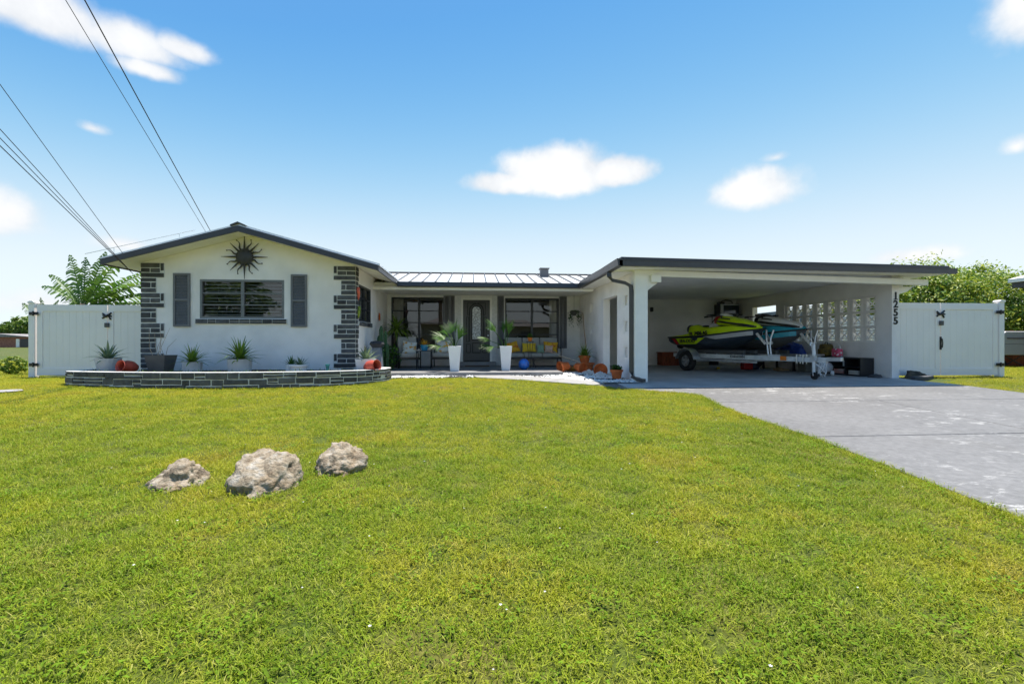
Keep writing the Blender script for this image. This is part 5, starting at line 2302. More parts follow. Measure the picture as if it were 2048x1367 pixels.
# ================================================================== carport clutter
t = thing('wooden_chest', 'weathered red-orange plank chest against the carport back wall', 'chest', (7.08, 16.02, .028))
for k in range(5):
    mb = MB()
    mb.box(-.40 + k * .16, -.245 + k * .16, -.24, -.22, .0, .44)
    mb.build('plank', WOODRED, t, world=False, bevel=.004, seg=1)
mb = MB()
mb.box(-.40, .395, -.22, .22, 0, .44)
mb.build('body', WOODRED, t, world=False)
mb = MB()
mb.box(-.43, .43, -.26, .24, .44, .475)
mb.build('lid', WOODRED, t, world=False, bevel=.005, seg=1)
t = thing('wall_shelf', 'dark wall shelf with metal brackets on the carport back wall', 'shelf', (9.2, 16.1, 1.84))
mb = MB()
mb.box(-.62, .5, -.28, .19, 0, .03)
mb.build('board', mat('dark_green_board', (.02, .03, .028), .6), t, world=False)
for x_ in (-.4, .4):
    mb = MB()
    mb.bar((x_, .18, -.25), (x_, -.2, -.005), .025, .02)
    mb.bar((x_, .185, -.28), (x_, .185, 0), .025, .012)
    mb.build('bracket', BLACKM, t, world=False)
t = thing('microwave_oven', 'black microwave oven on the carport wall shelf', 'microwave', (9.22, 16.05, 1.872))
mb = MB()
mb.box(-.36, .36, -.22, .2, .01, .38)
mb.build('case', mat('grey_black_plastic', (.03, .033, .04), .4), t, world=False, bevel=.008)
mb = MB()
mb.box(-.22, .34, -.232, -.221, .04, .33)
mb.build('door_glass', mat('dark_glass', (.01, .02, .035), .08), t, world=False)
mb = MB()
mb.box(-.36, .36, -.228, -.221, .335, .365)
mb.build('trim_strip', GALV, t, world=False)
mb = MB()
mb.box(-.35, -.24, -.228, -.221, .04, .32)
mb.build('control_panel', PWCGREY, t, world=False)
mb = MB()
mb.tube([(8.95, 16.0, 2.26), (9.0, 16.0, 2.35), (9.15, 15.98, 2.40), (9.35, 16.0, 2.38), (9.45, 16.02, 2.29)], .015, 7)
mb.box(8.88, 9.06, 15.9, 16.1, 2.255, 2.33)
tag(mb.build('coiled_cable', BLACKM, None), 'black coiled cable lying on top of the microwave', 'cable')
mb = MB()
mb.box(8.55, 8.85, 15.95, 16.25, .03, 1.25)
mb.box(8.54, 8.86, 15.935, 15.95, .62, 1.23)
mb.box(8.54, 8.86, 15.935, 15.95, .05, .60)
tag(mb.build('black_cabinet', mat('black_laminate', (.015, .015, .017), .5), None, bevel=.005, seg=1), 'narrow black cabinet standing below the wall shelf', 'cabinet')
mb = MB()
mb.box(7.75, 8.45, 15.85, 16.2, .03, .36)
mb.box(7.73, 8.47, 15.83, 16.22, .36, .40)
tag(mb.build('storage_box', mat('beige_plastic', (.32, .30, .22), .6), None, bevel=.01), 'beige lidded storage box under the jet skis at the back wall', 'box')
t = thing('work_bench', 'low dark bench along the pierced carport wall', 'bench', (9.42, 13.2, .028))
mb = MB()
mb.box(-.24, .30, -.75, .75, .40, .46)
mb.build('top', BLACKM, t, world=False)
for x_ in (-.2, .26):
    for y_ in (-.7, .7):
        mb = MB()
        mb.box(x_ - .025, x_ + .025, y_ - .025, y_ + .025, 0, .40)
        mb.build('leg', BLACKM, t, world=False)


def lump(name, label, cat, loc, size, m, seed, sub_=4):
    bm = bmesh.new()
    bmesh.ops.create_icosphere(bm, subdivisions=sub_, radius=1)
    off = Vector((seed * 3.7, seed, 0))
    for v in bm.verts:
        n_ = v.co.normalized()
        k = 1 + .25 * noise.noise(n_ * 2 + off) + .14 * abs(noise.noise(n_ * 5 + off)) + .05 * noise.noise(n_ * 12 + off)
        q = n_ * k
        q.z = max(q.z, -.3)
        v.co = Vector((q.x * size[0], q.y * size[1], (q.z + .3) * size[2]))
    me = bpy.data.meshes.new(name)
    bm.to_mesh(me)
    bm.free()
    for p_ in me.polygons:
        p_.use_smooth = True
    me.materials.append(m)
    o = bpy.data.objects.new(name, me)
    COL.objects.link(o)
    o.location = loc
    return tag(o, label, cat)


lump('blue_tarp', 'crumpled blue tarpaulin heaped on the low bench', 'tarp', (9.40, 12.95, .49), (.22, .62, .28), TARP, 3)
t = thing('low_shelf', 'low open black shelf unit under the pierced blocks', 'shelf', (9.54, 11.1, .028))
for (z0_, z1_) in ((0, .03), (.20, .22), (.42, .45)):
    mb = MB()
    mb.box(-.17, .19, -.72, .72, z0_, z1_)
    mb.build('board', BLACKM, t, world=False)
for y_ in (-.71, -.25, .22, .71):
    mb = MB()
    mb.box(-.165, .185, y_ - .012, y_ + .012, .03, .42)
    mb.build('divider', BLACKM, t, world=False)
mb = MB()
mb.box(.17, .188, -.7, .7, .03, .42)
mb.build('back', BLACKM, t, world=False)
for (nm, lab, m, y_, z_, sz) in (('paint_tin', 'white tin standing in the low black shelf', WHITEPL, 10.95, .252, (.10, .12, .14)), ('folded_towels', 'red and white folded towels in the low black shelf', mat('red_white_cloth', (.55, .1, .06), .9, col2=(.7, .68, .66), vscale=14, stretch=(.2, .2, 3)), 11.08, .06, (.22, .30, .12)),
                                 ('book_stack', 'stack of pale boxes on the bottom of the low shelf', mat('pale_card', (.6, .57, .52), .8, var=.3, stretch=(.2, .2, 6)), 10.62, .06, (.2, .3, .10)),
                                 ('shoe_box', 'white shoe box on the lower board of the shelf', WHITEPL, 11.5, .06, (.2, .26, .10))):
    mb = MB()
    n = 3
    for k in range(n):
        mb.box(-sz[0] / 2, sz[0] / 2 - .01 * (k % 2), -sz[1] / 2 + .008 * (k % 2), sz[1] / 2, sz[2] * k / n + .001, sz[2] * (k + 1) / n - .003)
    o = mb.build(nm, m, None, bevel=.004, seg=1)
    o.location = (9.50, y_, z_)
    tag(o, lab, 'box')
t = thing('backpack', 'olive patterned backpack standing on the low shelf', 'backpack', (9.50, 11.62, .48))
mb = MB()
mb.obox((0, 0, .17), (.24, .30, .34))
mb.build('body', CAMO, t, world=False, bevel=.07, seg=3, smooth=True)
mb = MB()
mb.obox((-.13, 0, .12), (.08, .22, .18))
mb.build('pocket', CAMO, t, world=False, bevel=.03, seg=2, smooth=True)
mb = MB()
mb.tube([(0, -.05, .33), (0, -.03, .38), (0, .03, .38), (0, .05, .33)], .012, 6)
mb.build('loop', BLACKM, t, world=False)
t = thing('pink_bag', 'pink and white beach bag on the near part of the low shelf', 'bag', (9.48, 11.22, .478))
mb = MB()
mb.obox((0, 0, .11), (.16, .24, .22))
mb.build('body', PINK, t, world=False, bevel=.04, seg=3, smooth=True)
mb = MB()
mb.tube([(0, -.10, .18), (0, -.09, .30), (0, .0, .34), (0, .09, .30), (0, .10, .18)], .010, 6)
mb.build('strap', WHITEPL, t, world=False)
mb = MB()
mb.box(-.2, .2, -.16, .16, 0, .36)
mb.box(-.21, .21, -.17, .17, .36, .40)
mb.box(-.19, .19, -.17, -.16, .20, .34)
o = mb.build('drawer_unit', mat('khaki_plastic', (.16, .155, .13), .6), None, bevel=.008, seg=1)
o.location = (9.42, 12.18, .03)
tag(o, 'khaki plastic drawer unit beside the low bench', 'cabinet')
t = thing('air_compressor', 'grey wheeled compressor tank behind the trailer jack', 'compressor', (8.72, 10.75, .028), R(30))
mb = MB()
mb.lathe([(0, -.30), (.09, -.28), (.13, -.22), (.13, .22), (.09, .28), (0, .30)], (0, 0, .20), 18, rot(y=R(90)))
mb.build('tank', PWCGREY, t, world=False, smooth=True)
for y_ in (-.12, .12):
    mb = MB()
    mb.lathe([(0, -.02), (.06, -.02), (.06, .02), (0, .02)], (.2, y_, .06), 14, rot(x=R(90)))
    mb.build('wheel', WHITEPL, t, world=False)
mb = MB()
mb.box(-.26, -.2, -.06, .06, 0, .10)
mb.build('foot', RUBBER, t, world=False)
t = thing('fuel_can', 'red plastic fuel can on the floor behind the trailer rail', 'fuel can', (8.35, 13.4, .028))
mb = MB()
mb.box(-.15, .15, -.10, .10, 0, .28)
mb.build('body', REDPL, t, world=False, bevel=.025)
mb = MB()
mb.tube([(.08, 0, .27), (.10, 0, .33), (.17, 0, .38)], .02, 8)
mb.build('spout', BLACKM, t, world=False)
mb = MB()
mb.tube([(-.11, 0, .27), (-.09, 0, .33), (.03, 0, .33), (.05, 0, .27)], .014, 7)
mb.build('handle', REDPL, t, world=False)
lump('yellow_ball', 'small yellow ball on the carport floor under the trailer', 'ball', (7.55, 13.6, .03), (.05, .05, .05), YELLOWP, 9, 2)
mb = MB()
mb.box(-.16, .16, -.12, .12, 0, .06)
mb.box(-.10, -.02, -.08, .08, .06, .10)
o = mb.build('tool_tray', mat('brown_card', (.30, .19, .10), .9), None, bevel=.004, seg=1)
o.location = (8.9, 12.6, .03)
tag(o, 'brown cardboard tray on the floor under the teal jet ski', 'tray')
t = thing('vacuum_tub', 'dark blue shop vacuum tub behind the trailer', 'vacuum', (8.75, 13.7, .03))
mb = MB()
mb.lathe([(.14, 0), (.17, .05), (.18, .28), (0, .28)], (0, 0, 0), 18)
mb.build('tub', mat('navy_plastic', (.02, .03, .07), .5), t, world=False)
mb = MB()
mb.lathe([(.19, .28), (.19, .32), (.12, .40), (0, .41)], (0, 0, 0), 18)
mb.build('motor_head', BLACKM, t, world=False)


# ================================================================== trees and surroundings
def crown(mb, c, rad, ncl, nlf, size, seed, flat=1.0):
    r = random.Random(seed)
    c = Vector(c)
    for k in range(ncl):
        # cluster on or near the ellipsoid shell
        while True:
            d_ = V(r.uniform(-1, 1), r.uniform(-1, 1), r.uniform(-.75, 1))
            if .2 < d_.length < 1:
                break
        d_.normalize()
        q = r.uniform(.55, 1.0) ** .6
        bump = 1 + .22 * noise.noise(d_ * 2.2 + V(seed, 0, 0))
        cc = c + V(d_.x * rad[0], d_.y * rad[1], d_.z * rad[2]) * q * bump
        cr_ = r.uniform(.12, .24) * min(rad[0], rad[2])
        for i in range(nlf):
            o_ = V(r.gauss(0, 1), r.gauss(0, 1), r.gauss(0, .7)) * cr_ * .6
            p_ = cc + o_
            n_ = (d_ * .7 + V(r.gauss(0, .6), r.gauss(0, .6), r.gauss(.5, .6))).normalized()
            u = n_.orthogonal().normalized()
            u = (Matrix.Rotation(r.uniform(0, 6.28), 3, n_) @ u)
            v = n_.cross(u)
            s_ = size * r.uniform(.7, 1.3)
            mb.add([p_ - u * s_, p_ + v * s_ * .42 + n_ * s_ * .1, p_ + u * s_, p_ - v * s_ * .42 + n_ * s_ * .1], [(0, 1, 2, 3)])
    return mb


def tree(name, label, base, h_trunk, c, rad, ncl, nlf, size, seed, m, group=None):
    t = thing(name, label, 'tree', base, 0, group)
    r = random.Random(seed)
    mb = MB()
    top = Vector((c[0] - base[0], c[1] - base[1], c[2] - base[2]))
    mb.tube([(0, 0, -.1), (top.x * .3 + .05, top.y * .3, h_trunk * .6), (top.x * .7, top.y * .7, h_trunk), top], [.16, .13, .10, .04], 9)
    for k in range(7):
        a = k * 2.4 + r.uniform(-.3, .3)
        st = top * r.uniform(.45, .8)
        en = top + V(math.cos(a) * rad[0] * .7, math.sin(a) * rad[1] * .7, r.uniform(-.3, .6) * rad[2])
        mb.tube([st, st.lerp(en, .5) + V(0, 0, .1), en], [.07, .045, .015], 6)
    mb.build('trunk', BARK, t, world=False, smooth=True)
    mb = MB()
    crown(mb, top, rad, ncl, nlf, size, seed)
    mb.build('crown', m, t, world=False, recalc=False)
    return t


def leaf_mat(name, a, b, c):
    m = bpy.data.materials.new(name)
    m.use_nodes = True
    t = m.node_tree
    bs = t.nodes['Principled BSDF']
    bs.inputs['Roughness'].default_value = .5
    g_ = t.nodes.new('ShaderNodeNewGeometry')
    n = t.nodes.new('ShaderNodeTexNoise')
    n.inputs['Scale'].default_value = 2.2
    n.inputs['Detail'].default_value = 4
    t.links.new(g_.outputs['Position'], n.inputs['Vector'])
    ad = t.nodes.new('ShaderNodeMath')
    ad.operation = 'MULTIPLY_ADD'
    t.links.new(g_.outputs['Random Per Island'], ad.inputs[0])
    ad.inputs[1].default_value = .45
    t.links.new(n.outputs['Fac'], ad.inputs[2])
    r = t.nodes.new('ShaderNodeValToRGB')
    e = r.color_ramp.elements
    e.new(.6)
    for el_, (p_, c_) in zip(e, ((.45, a), (.68, b), (.92, c))):
        el_.position = p_
        el_.color = (*c_, 1)
    t.links.new(ad.outputs[0], r.inputs[0])
    t.links.new(r.outputs[0], bs.inputs['Base Color'])
    tl = t.nodes.new('ShaderNodeBsdfTranslucent')
    t.links.new(r.outputs[0], tl.inputs[0])
    ms = t.nodes.new('ShaderNodeMixShader')
    ms.inputs[0].default_value = .35
    t.links.new(bs.outputs[0], ms.inputs[1])
    t.links.new(tl.outputs[0], ms.inputs[2])
    t.links.new(ms.outputs[0], t.nodes['Material Output'].inputs[0])
    return m


TREEG = leaf_mat('tree_leaf', (.05, .13, .012), (.16, .28, .022), (.40, .44, .05))
TREEF = leaf_mat('far_tree_leaf', (.05, .11, .015), (.10, .19, .025), (.17, .24, .04))
tree('broadleaf_tree', 'big dense bright green tree behind the right gate', (19.2, 18.2, 0), 1.2, (19.0, 18.0, 2.15), (2.5, 2.0, 1.95), 520, 60, .075, 5, TREEG)
tree('broadleaf_tree', 'bushy green tree between the big tree and the neighbouring roof', (22.6, 19.0, 0), 1.2, (22.6, 18.4, 2.1), (3.2, 2.0, 2.0), 520, 60, .075, 6, TREEG)
tree('broadleaf_tree', 'rounded tree showing through the screen blocks', (15.9, 17.4, 0), .9, (15.9, 17.4, 2.3), (1.5, 1.4, 1.2), 200, 50, .075, 7, TREEG)
# far left trees and house
FT = 'trees beyond the far house'
for i, (x_, y_, h_) in enumerate(((-72, 92, 4.6), (-80, 90, 5.2), (-65, 95, 3.9), (-87, 96, 5.0))):
    tree('far_tree', 'low rounded tree rising behind the distant brick house', (x_, y_, 0), 1.5, (x_, y_, h_ * .58), (4.2, 3.5, h_ * .46), 90, 26, .45, 30 + i, TREEF, FT)
t = thing('brick_house', 'distant low red brick house across the grass at the left', 'house', (-68, 78, 0))
mb = MB()
mb.box(-12, 9.5, 0, 6, 0, 1.7)
mb.build('wall', BRICKR, t, world=False)
mb = MB()
for a, b in ((-12.5, -1.5), (-1.5, 10)):
    mb.prism([(a, 1.65), (b, 1.65), ((a + b) / 2, 2.2)], (0, 6.6, 0), (0, -.3, 0))
mb.build('roof', ROOFSH, t, world=False)
for x_ in (-9, -3.6, 1.2, 6):
    mb = MB()
    mb.box(x_, x_ + 1.5, -.06, .02, .05, 1.35)
    mb.build('window', DARKFR, t, world=False)
    mb = MB()
    mb.box(x_ - .6, x_ - .1, -.08, .02, .05, 1.35)
    mb.build('shutter', WHITE, t, world=False)
mb = MB()
crown(mb, (0, 0, .24), (.27, .27, .24), 60, 26, .035, 50)
o = mb.build('round_shrub', TREEG, None, recalc=False)
o.location = (-12.3, 13.2, 0)
tag(o, 'small round clipped shrub on the grass beyond the left gate', 'shrub')

# banana plant behind the left gate
BAN = mat('banana_leaf', (.05, .15, .018), .45, col2=(.16, .26, .04), vscale=4, trans=.35)
BAND = mat('dry_banana_leaf', (.22, .20, .10), .7, col2=(.30, .22, .12), vscale=4, trans=.2)
bt = thing('banana_plant', 'large torn-leaved banana plant rising behind the left gate', 'plant', (-10.55, 13.2, 0))
mb = MB()
mb.tube([(0, 0, 0), (.03, 0, .8), (0, 0, 1.9)], [.13, .11, .07], 10)
mb.tube([(.35, .1, 0), (.33, .1, .8), (.3, .1, 1.6)], [.10, .09, .05], 9)
mb.build('trunk', BARK, bt, world=False, smooth=True)


def banana_leaf(base, d_, L, W, droop, seed, m, roll=0.0):
    r = random.Random(seed)
    d_ = Vector(d_).normalized()
    side = d_.cross(V(0, 0, 1)).normalized()
    nrm = side.cross(d_)
    side = (side * math.cos(roll) + nrm * math.sin(roll)).normalized()
    mb_ = MB()
    n = 22
    p_, dd = Vector(base), d_.copy()
    pts = [p_.copy()]
    for i in range(n):
        p_ = p_ + dd * L / n
        dd = (dd - V(0, 0, 1) * droop / n).normalized()
        pts.append(p_.copy())
    mb_.tube(pts, [.022 * (1 - .85 * i / n) for i in range(n + 1)], 6)
    for i in range(3, n):
        q = (i - 3) / (n - 3)
        w_ = W * math.sin(math.pi * min(1, .15 + .85 * q) ** .8) ** .7
        d2 = (pts[i + 1] - pts[i]).normalized() if i < n else dd
        for sg in (-1, 1):
            ww = w_ * r.uniform(.75, 1.1)
            sw = .25 + r.uniform(-.12, .22)
            a = pts[i]
            b = pts[i].lerp(pts[i + 1], r.uniform(.6, .95))
            tip = side * sg * ww + d2 * ww * sw + V(0, 0, -1) * ww * r.uniform(.1, .5)
            k = r.uniform(.7, 1.0)
            mid = side * sg * ww * .5 + d2 * ww * sw * .5 + V(0, 0, .03)
            mb_.add([a, b, b + mid * k, a + mid, b + tip * k * .98, a + tip], [(0, 1, 2, 3), (3, 2, 4, 5)])
    mb_.build('leaf', m, bt, world=False, recalc=False)


for i, (az_, el_, L, W, dr, m_, rl) in enumerate(((105, 80, 1.25, .17, .25, BAN, .15), (50, 74, 1.45, .22, .4, BAN, .9), (20, 66, 1.5, .24, .5, BAN, .6), (5, 45, 1.6, .26, .5, BAN, .4),
                                                  (-10, 34, 1.9, .26, .55, BAN, .3), (10, 24, 2.0, .25, .45, BAN, .2), (-5, 12, 2.0, .22, .3, BAN, .3), (172, 50, 1.1, .2, .9, BAN, .5),
                                                  (200, 65, 1.0, .2, .9, BAN, .8), (80, 60, 1.2, .26, .6, BAN, .3), (150, 74, 1.35, .2, .35, BAN, .7))):
    a, e = R(az_), R(el_)
    banana_leaf((0, 0, 1.72), (math.cos(a) * math.cos(e), math.sin(a) * math.cos(e) * .6, math.sin(e)), L * 1.18, W * 1.15, dr, 60 + i, m_, rl)
for i, (az_, el_) in enumerate(((120, 75), (60, 60), (170, 55))):
    a, e = R(az_), R(el_)
    o_ = V(-1.15, .1, 1.35)
    banana_leaf(o_, (math.cos(a) * math.cos(e), math.sin(a) * math.cos(e) * .6, math.sin(e)), .75, .13, .4, 80 + i, BAN, .6)
mb = MB()
mb.tube([(-1.15, .1, 0), (-1.15, .1, 1.4)], [.08, .05], 8)
mb.build('trunk', BARK, bt, world=False)

# neighbour on the right
nb = thing('neighbour_house', 'neighbouring house corner with white roof edge and dark fascia at the right', 'house', (23, 9, 0))
mb = MB()
mb.box(18.7, 30, 3.5, 13.3, -.05, 2.7)
mb.build('wall', TANP, nb)
mb = MB()
mb.prism([(17.92, 2.86), (30, 2.86), (30, 3.3), (24, 4.4), (17.92, 2.98)], (0, 11, 0), (0, 2.95, 0))
mb.build('roof', WHITE, nb)
mb = MB()
mb.box(18.02, 30, 13.8, 13.9, 2.68, 2.858)
mb.box(18.02, 18.12, 3.0, 13.8, 2.68, 2.858)
mb.build('fascia', TRIM, nb)
gr = thing('gas_grill', 'large gas barbecue grill under a grey hood beside the neighbouring house', 'grill', (18.7, 14.55, 0))
mb = MB()
mb.box(-.55, .75, -.3, .3, .42, .80)
mb.build('cabinet', PWCGREY, gr, world=False, bevel=.02)
mb = MB()
mb.prism([(-.62, .80), (.80, .80), (.80, 1.10), (.55, 1.24), (-.45, 1.24), (-.62, 1.10)], (0, .6, 0), (0, -.3, 0))
mb.build('hood', mat('pale_grey_cover', (.45, .46, .48), .5), gr, world=False, bevel=.03)
mb = MB()
mb.tube([(-.45, -.34, 1.0), (.65, -.34, 1.0)], .02, 8)
mb.build('handle', BLACKM, gr, world=False)
mb = MB()
mb.box(-1.35, -.56, -.2, .2, .83, .86)
mb.build('side_shelf', GALV, gr, world=False)
mb = MB()
for a, b in (((-.52, .42), (.2, .04)), ((-.52, .04), (.2, .42)), ((.2, .42), (.72, .04))):
    mb.tube([(a[0], -.28, a[1]), (b[0], -.28, b[1])], .016, 6)
mb.build('cart_legs', BLACKM, gr, world=False)
for x_ in (-.45, .65):
    mb = MB()
    mb.lathe([(.03, -.03), (.10, -.03), (.12, 0), (.10, .03), (.03, .03)], (x_, -.2, .12), 16, rot(x=R(90)))
    mb.build('wheel', RUBBER, gr, world=False)
mb = MB()
mb.box(19.3, 20.3, 13.6, 13.9, -.01, .3)
tag(mb.build('folded_chair_bag', PURPLE, None, bevel=.06), 'purple bag on the grass beside the grill', 'bag')
wf = thing('wooden_fence', 'reddish brown wooden fence behind the grill', 'fence', (20.5, 16.4, 0))
for k in range(34):
    mb = MB()
    x_ = 17.4 + k * .15
    if x_ > 21.9:
        break
    mb.box(x_, x_ + .142, 14.98, 15.0, 0, 1.28 + random.uniform(-.02, .02))
    mb.build('plank', WOODF, wf)
mb = MB()
for z_ in (.25, 1.0):
    mb.box(17.4, 21.9, 15.0, 15.04, z_, z_ + .09)
mb.build('rail', WOODF, wf)
sf = thing('side_fence', 'grey board fence seen through the carport side opening', 'fence', (13.2, 19, 0))
GREYW = mat('grey_fence_wood', (.20, .21, .23), .85, var=.2, stretch=(4, 4, .5))
for k in range(36):
    mb = MB()
    y_ = 16.6 + k * .155
    mb.box(13.1, 13.12, y_, y_ + .148, 0, 2.2)
    mb.build('board', GREYW, sf)
mb = MB()
for z_ in (.3, 1.6):
    mb.box(13.12, 13.16, 16.6, 22.2, z_, z_ + .09)
mb.build('rail', GREYW, sf)
sf = thing('vinyl_fence', 'white vinyl panel fence seen through the screen blocks', 'fence', (13.1, 13.5, 0))
for k in range(38):
    mb = MB()
    y_ = 10.6 + k * .155
    mb.box(13.06, 13.09, y_, y_ + .153, .1, 1.64)
    mb.build('board', VINYL, sf)
for z0_, z1_ in ((1.64, 1.75), (0, .1)):
    mb = MB()
    mb.box(13.04, 13.11, 10.55, 16.5, z0_, z1_)
    mb.build('rail', VINYL, sf)

# across the street: what the windows mirror
ah = thing('street_house', 'pale hip-roofed house across the street mirrored in the windows', 'house', (2, -30, -.58))
mb = MB()
mb.box(-9, 9, -8, 0, 0, 2.9)
mb.build('wall', TANP, ah, world=False)
mb = MB()
mb.loft([[V(-9.8, -8.8, 2.9), V(9.8, -8.8, 2.9), V(9.8, .8, 2.9), V(-9.8, .8, 2.9)], [V(-5, -4.1, 5.0), V(5, -4.1, 5.0), V(5, -3.9, 5.0), V(-5, -3.9, 5.0)]])
mb.build('roof', ROOFSH, ah, world=False)
for x_ in (-6, -1, 4):
    mb = MB()
    mb.box(x_, x_ + 2, -.02, .05, .9, 2.2)
    mb.build('window', DARKFR, ah, world=False)
for i, (x_, y_, h_) in enumerate(((-13, -24, 7), (15, -26, 8), (-26, -30, 9))):
    tree('street_tree', ('shade tree at the gable end of the mirrored street house', 'tallest shade tree at the far side of the mirrored street house', 'shade tree standing farthest from the mirrored street house')[i], (x_, y_, -.58), 2.6, (x_, y_, h_ * .6), (3.6, 3.4, h_ * .36), 110, 26, .32, 90 + i, TREEF, 'trees across the street')

# utility pole behind the camera and its wires
up = thing('utility_pole', 'wooden utility pole at the kerb carrying the service wires', 'pole', (-2.6, -4.6, -.6))
mb = MB()
mb.tube([(0, 0, 0), (0, 0, 9.6)], [.16, .11], 12)
mb.build('shaft', BARK, up, world=False)
mb = MB()
mb.box(-1.2, 1.2, -.06, .06, 8.9, 9.02)
mb.build('crossarm', BARK, up, world=False)


def wire(label, a, b, sag, r=.010, group=None):
    a, b = Vector(a), Vector(b)
    mb_ = MB()
    n = 40
    pts = []
    for i in range(n + 1):
        q = i / n
        p_ = a.lerp(b, q)
        p_.z -= sag * 4 * q * (1 - q)
        pts.append(p_)
    mb_.tube(pts, r, 5)
    return tag(mb_.build('service_wire', RUBBER, None, smooth=True), label, 'wire', group)


WG = 'service wires to the eave'
for (A, zp, r_) in (((-7.70, 10.92, 2.42), 6.75, .0055), ((-7.72, 10.92, 2.44), 7.15, .0055), ((-7.68, 10.92, 2.40), 6.4, .0065)):
    wire('dark service cable sagging to the left eave corner of the house', A, (-3 + (zp - 7) * .1, -4.45, zp + .25), .05, r_, WG)
wire('single thin cable running above the bundled cables to the gable roof', (-7.6, 10.5, 2.79), (-2.75, -4.5, 8.9), .05, .005)
wire('dark cable dropping steeply to the roof mast behind the gable slope', (-6.75, 12.5, 3.5), (-1.45, -4.55, 7.6), .10, .008)
wire('thin cable beside the steep one ending at the roof mast', (-6.75, 12.5, 3.3), (-1.75, -4.55, 7.35), .06, .0045)
mb = MB()
mb.tube([(-8.44, 10.6, 2.78), (-6.17, 10.6, 3.34)], .006, 5)
mb.tube([(-7.85, 10.6, 2.926), (-7.85, 10.6, 2.69)], .005, 5)
mb.tube([(-6.5, 10.6, 3.259), (-6.5, 10.6, 3.05)], .005, 5)
tag(mb.build('antenna_rod', GALV, None), 'thin pale rod held parallel above the left gable slope', 'antenna')

# ================================================================== lawn, gravel (scattered stuff)
def scatter(name, label, cat, pts, protos, seed=0):
    """pts: (x, y, z, scale, rz, tiltx, tilty); protos: mesh objects kept in an unlinked collection"""
    col = bpy.data.collections.new(name + '_kinds')
    for o in protos:
        col.objects.link(o)
    me = bpy.data.meshes.new(name)
    me.from_pydata([p_[:3] for p_ in pts], [], [])
    a = me.attributes.new('scl', 'FLOAT', 'POINT')
    a.data.foreach_set('value', [p_[3] for p_ in pts])
    a = me.attributes.new('rote', 'FLOAT_VECTOR', 'POINT')
    a.data.foreach_set('vector', [c for p_ in pts for c in (p_[5], p_[6], p_[4])])
    ob = bpy.data.objects.new(name, me)
    COL.objects.link(ob)
    ng = bpy.data.node_groups.new(name + '_scatter', 'GeometryNodeTree')
    ng.interface.new_socket('Geometry', in_out='INPUT', socket_type='NodeSocketGeometry')
    ng.interface.new_socket('Geometry', in_out='OUTPUT', socket_type='NodeSocketGeometry')
    gi = ng.nodes.new('NodeGroupInput')
    go = ng.nodes.new('NodeGroupOutput')
    ci = ng.nodes.new('GeometryNodeCollectionInfo')
    ci.inputs['Collection'].default_value = col
    ci.inputs['Separate Children'].default_value = True
    ci.inputs['Reset Children'].default_value = True
    ip = ng.nodes.new('GeometryNodeInstanceOnPoints')
    ip.inputs['Pick Instance'].default_value = True
    ri = ng.nodes.new('FunctionNodeRandomValue')
    ri.data_type = 'INT'
    ri.inputs[4].default_value = 0
    ri.inputs[5].default_value = len(protos) - 1
    s_ = ng.nodes.new('GeometryNodeInputNamedAttribute')
    s_.data_type = 'FLOAT'
    s_.inputs['Name'].default_value = 'scl'
    r_ = ng.nodes.new('GeometryNodeInputNamedAttribute')
    r_.data_type = 'FLOAT_VECTOR'
    r_.inputs['Name'].default_value = 'rote'
    L = ng.links.new
    L(gi.outputs[0], ip.inputs['Points'])
    L(ci.outputs[0], ip.inputs['Instance'])
    L(ri.outputs[2], ip.inputs['Instance Index'])
    L(s_.outputs[0], ip.inputs['Scale'])
    L(r_.outputs[0], ip.inputs['Rotation'])
    L(ip.outputs[0], go.inputs[0])
    md = ob.modifiers.new('scatter', 'NODES')
    md.node_group = ng
    ob['kind'] = 'stuff'
    tag(ob, label, cat)
    return ob


def proto_obj(name, mb, m, smooth=False):
    me = bpy.data.meshes.new(name)
    me.from_pydata([tuple(v) for v in mb.v], [], mb.f)
    me.materials.append(m)
    if smooth:
        for p_ in me.polygons:
            p_.use_smooth = True
    return bpy.data.objects.new(name, me)


def blade(mb, base, az_, lean, L, w, curl):
    d_ = V(math.cos(az_), math.sin(az_), 0)
    sd = V(-d_.y, d_.x, 0) * w / 2
    p0 = Vector(base)
    a1, a2 = lean, lean + curl
    p1 = p0 + (d_ * math.sin(a1) + V(0, 0, math.cos(a1))) * L * .5
    p2 = p1 + (d_ * math.sin(a2) + V(0, 0, math.cos(a2))) * L * .5
    mb.add([p0 - sd, p0 + sd, p1 + sd * .8, p1 - sd * .8, p2], [(0, 1, 2, 3), (3, 2, 4)])


gp = []
for k in range(12):
    r = random.Random(100 + k)
    mb = MB()
    if k < 11:
        for i in range(40):
            rr = .075 * math.sqrt(r.random())
            a = r.uniform(0, 6.28)
            L = r.uniform(.020, .052)
            blade(mb, (rr * math.cos(a), rr * math.sin(a), -.004), r.uniform(0, 6.28), r.uniform(.2, 1.3), L, r.uniform(.0022, .0044), r.uniform(.1, 1.0))
    else:
        for i in range(16):
            rr = .06 * math.sqrt(r.random())
            a = r.uniform(0, 6.28)
            b = r.uniform(0, 6.28)
            mb.leaf((rr * math.cos(a), rr * math.sin(a), r.uniform(.008, .03)), (math.cos(b), math.sin(b), r.uniform(.0, .8)), r.uniform(.014, .024), r.uniform(.008, .012), .8, 2)
    gp.append(proto_obj('grass_clump', mb, GRASS if k < 11 else mat('clover_leaf', (.13, .22, .015), .7, trans=.3, objvar=.35, spec=.08)))

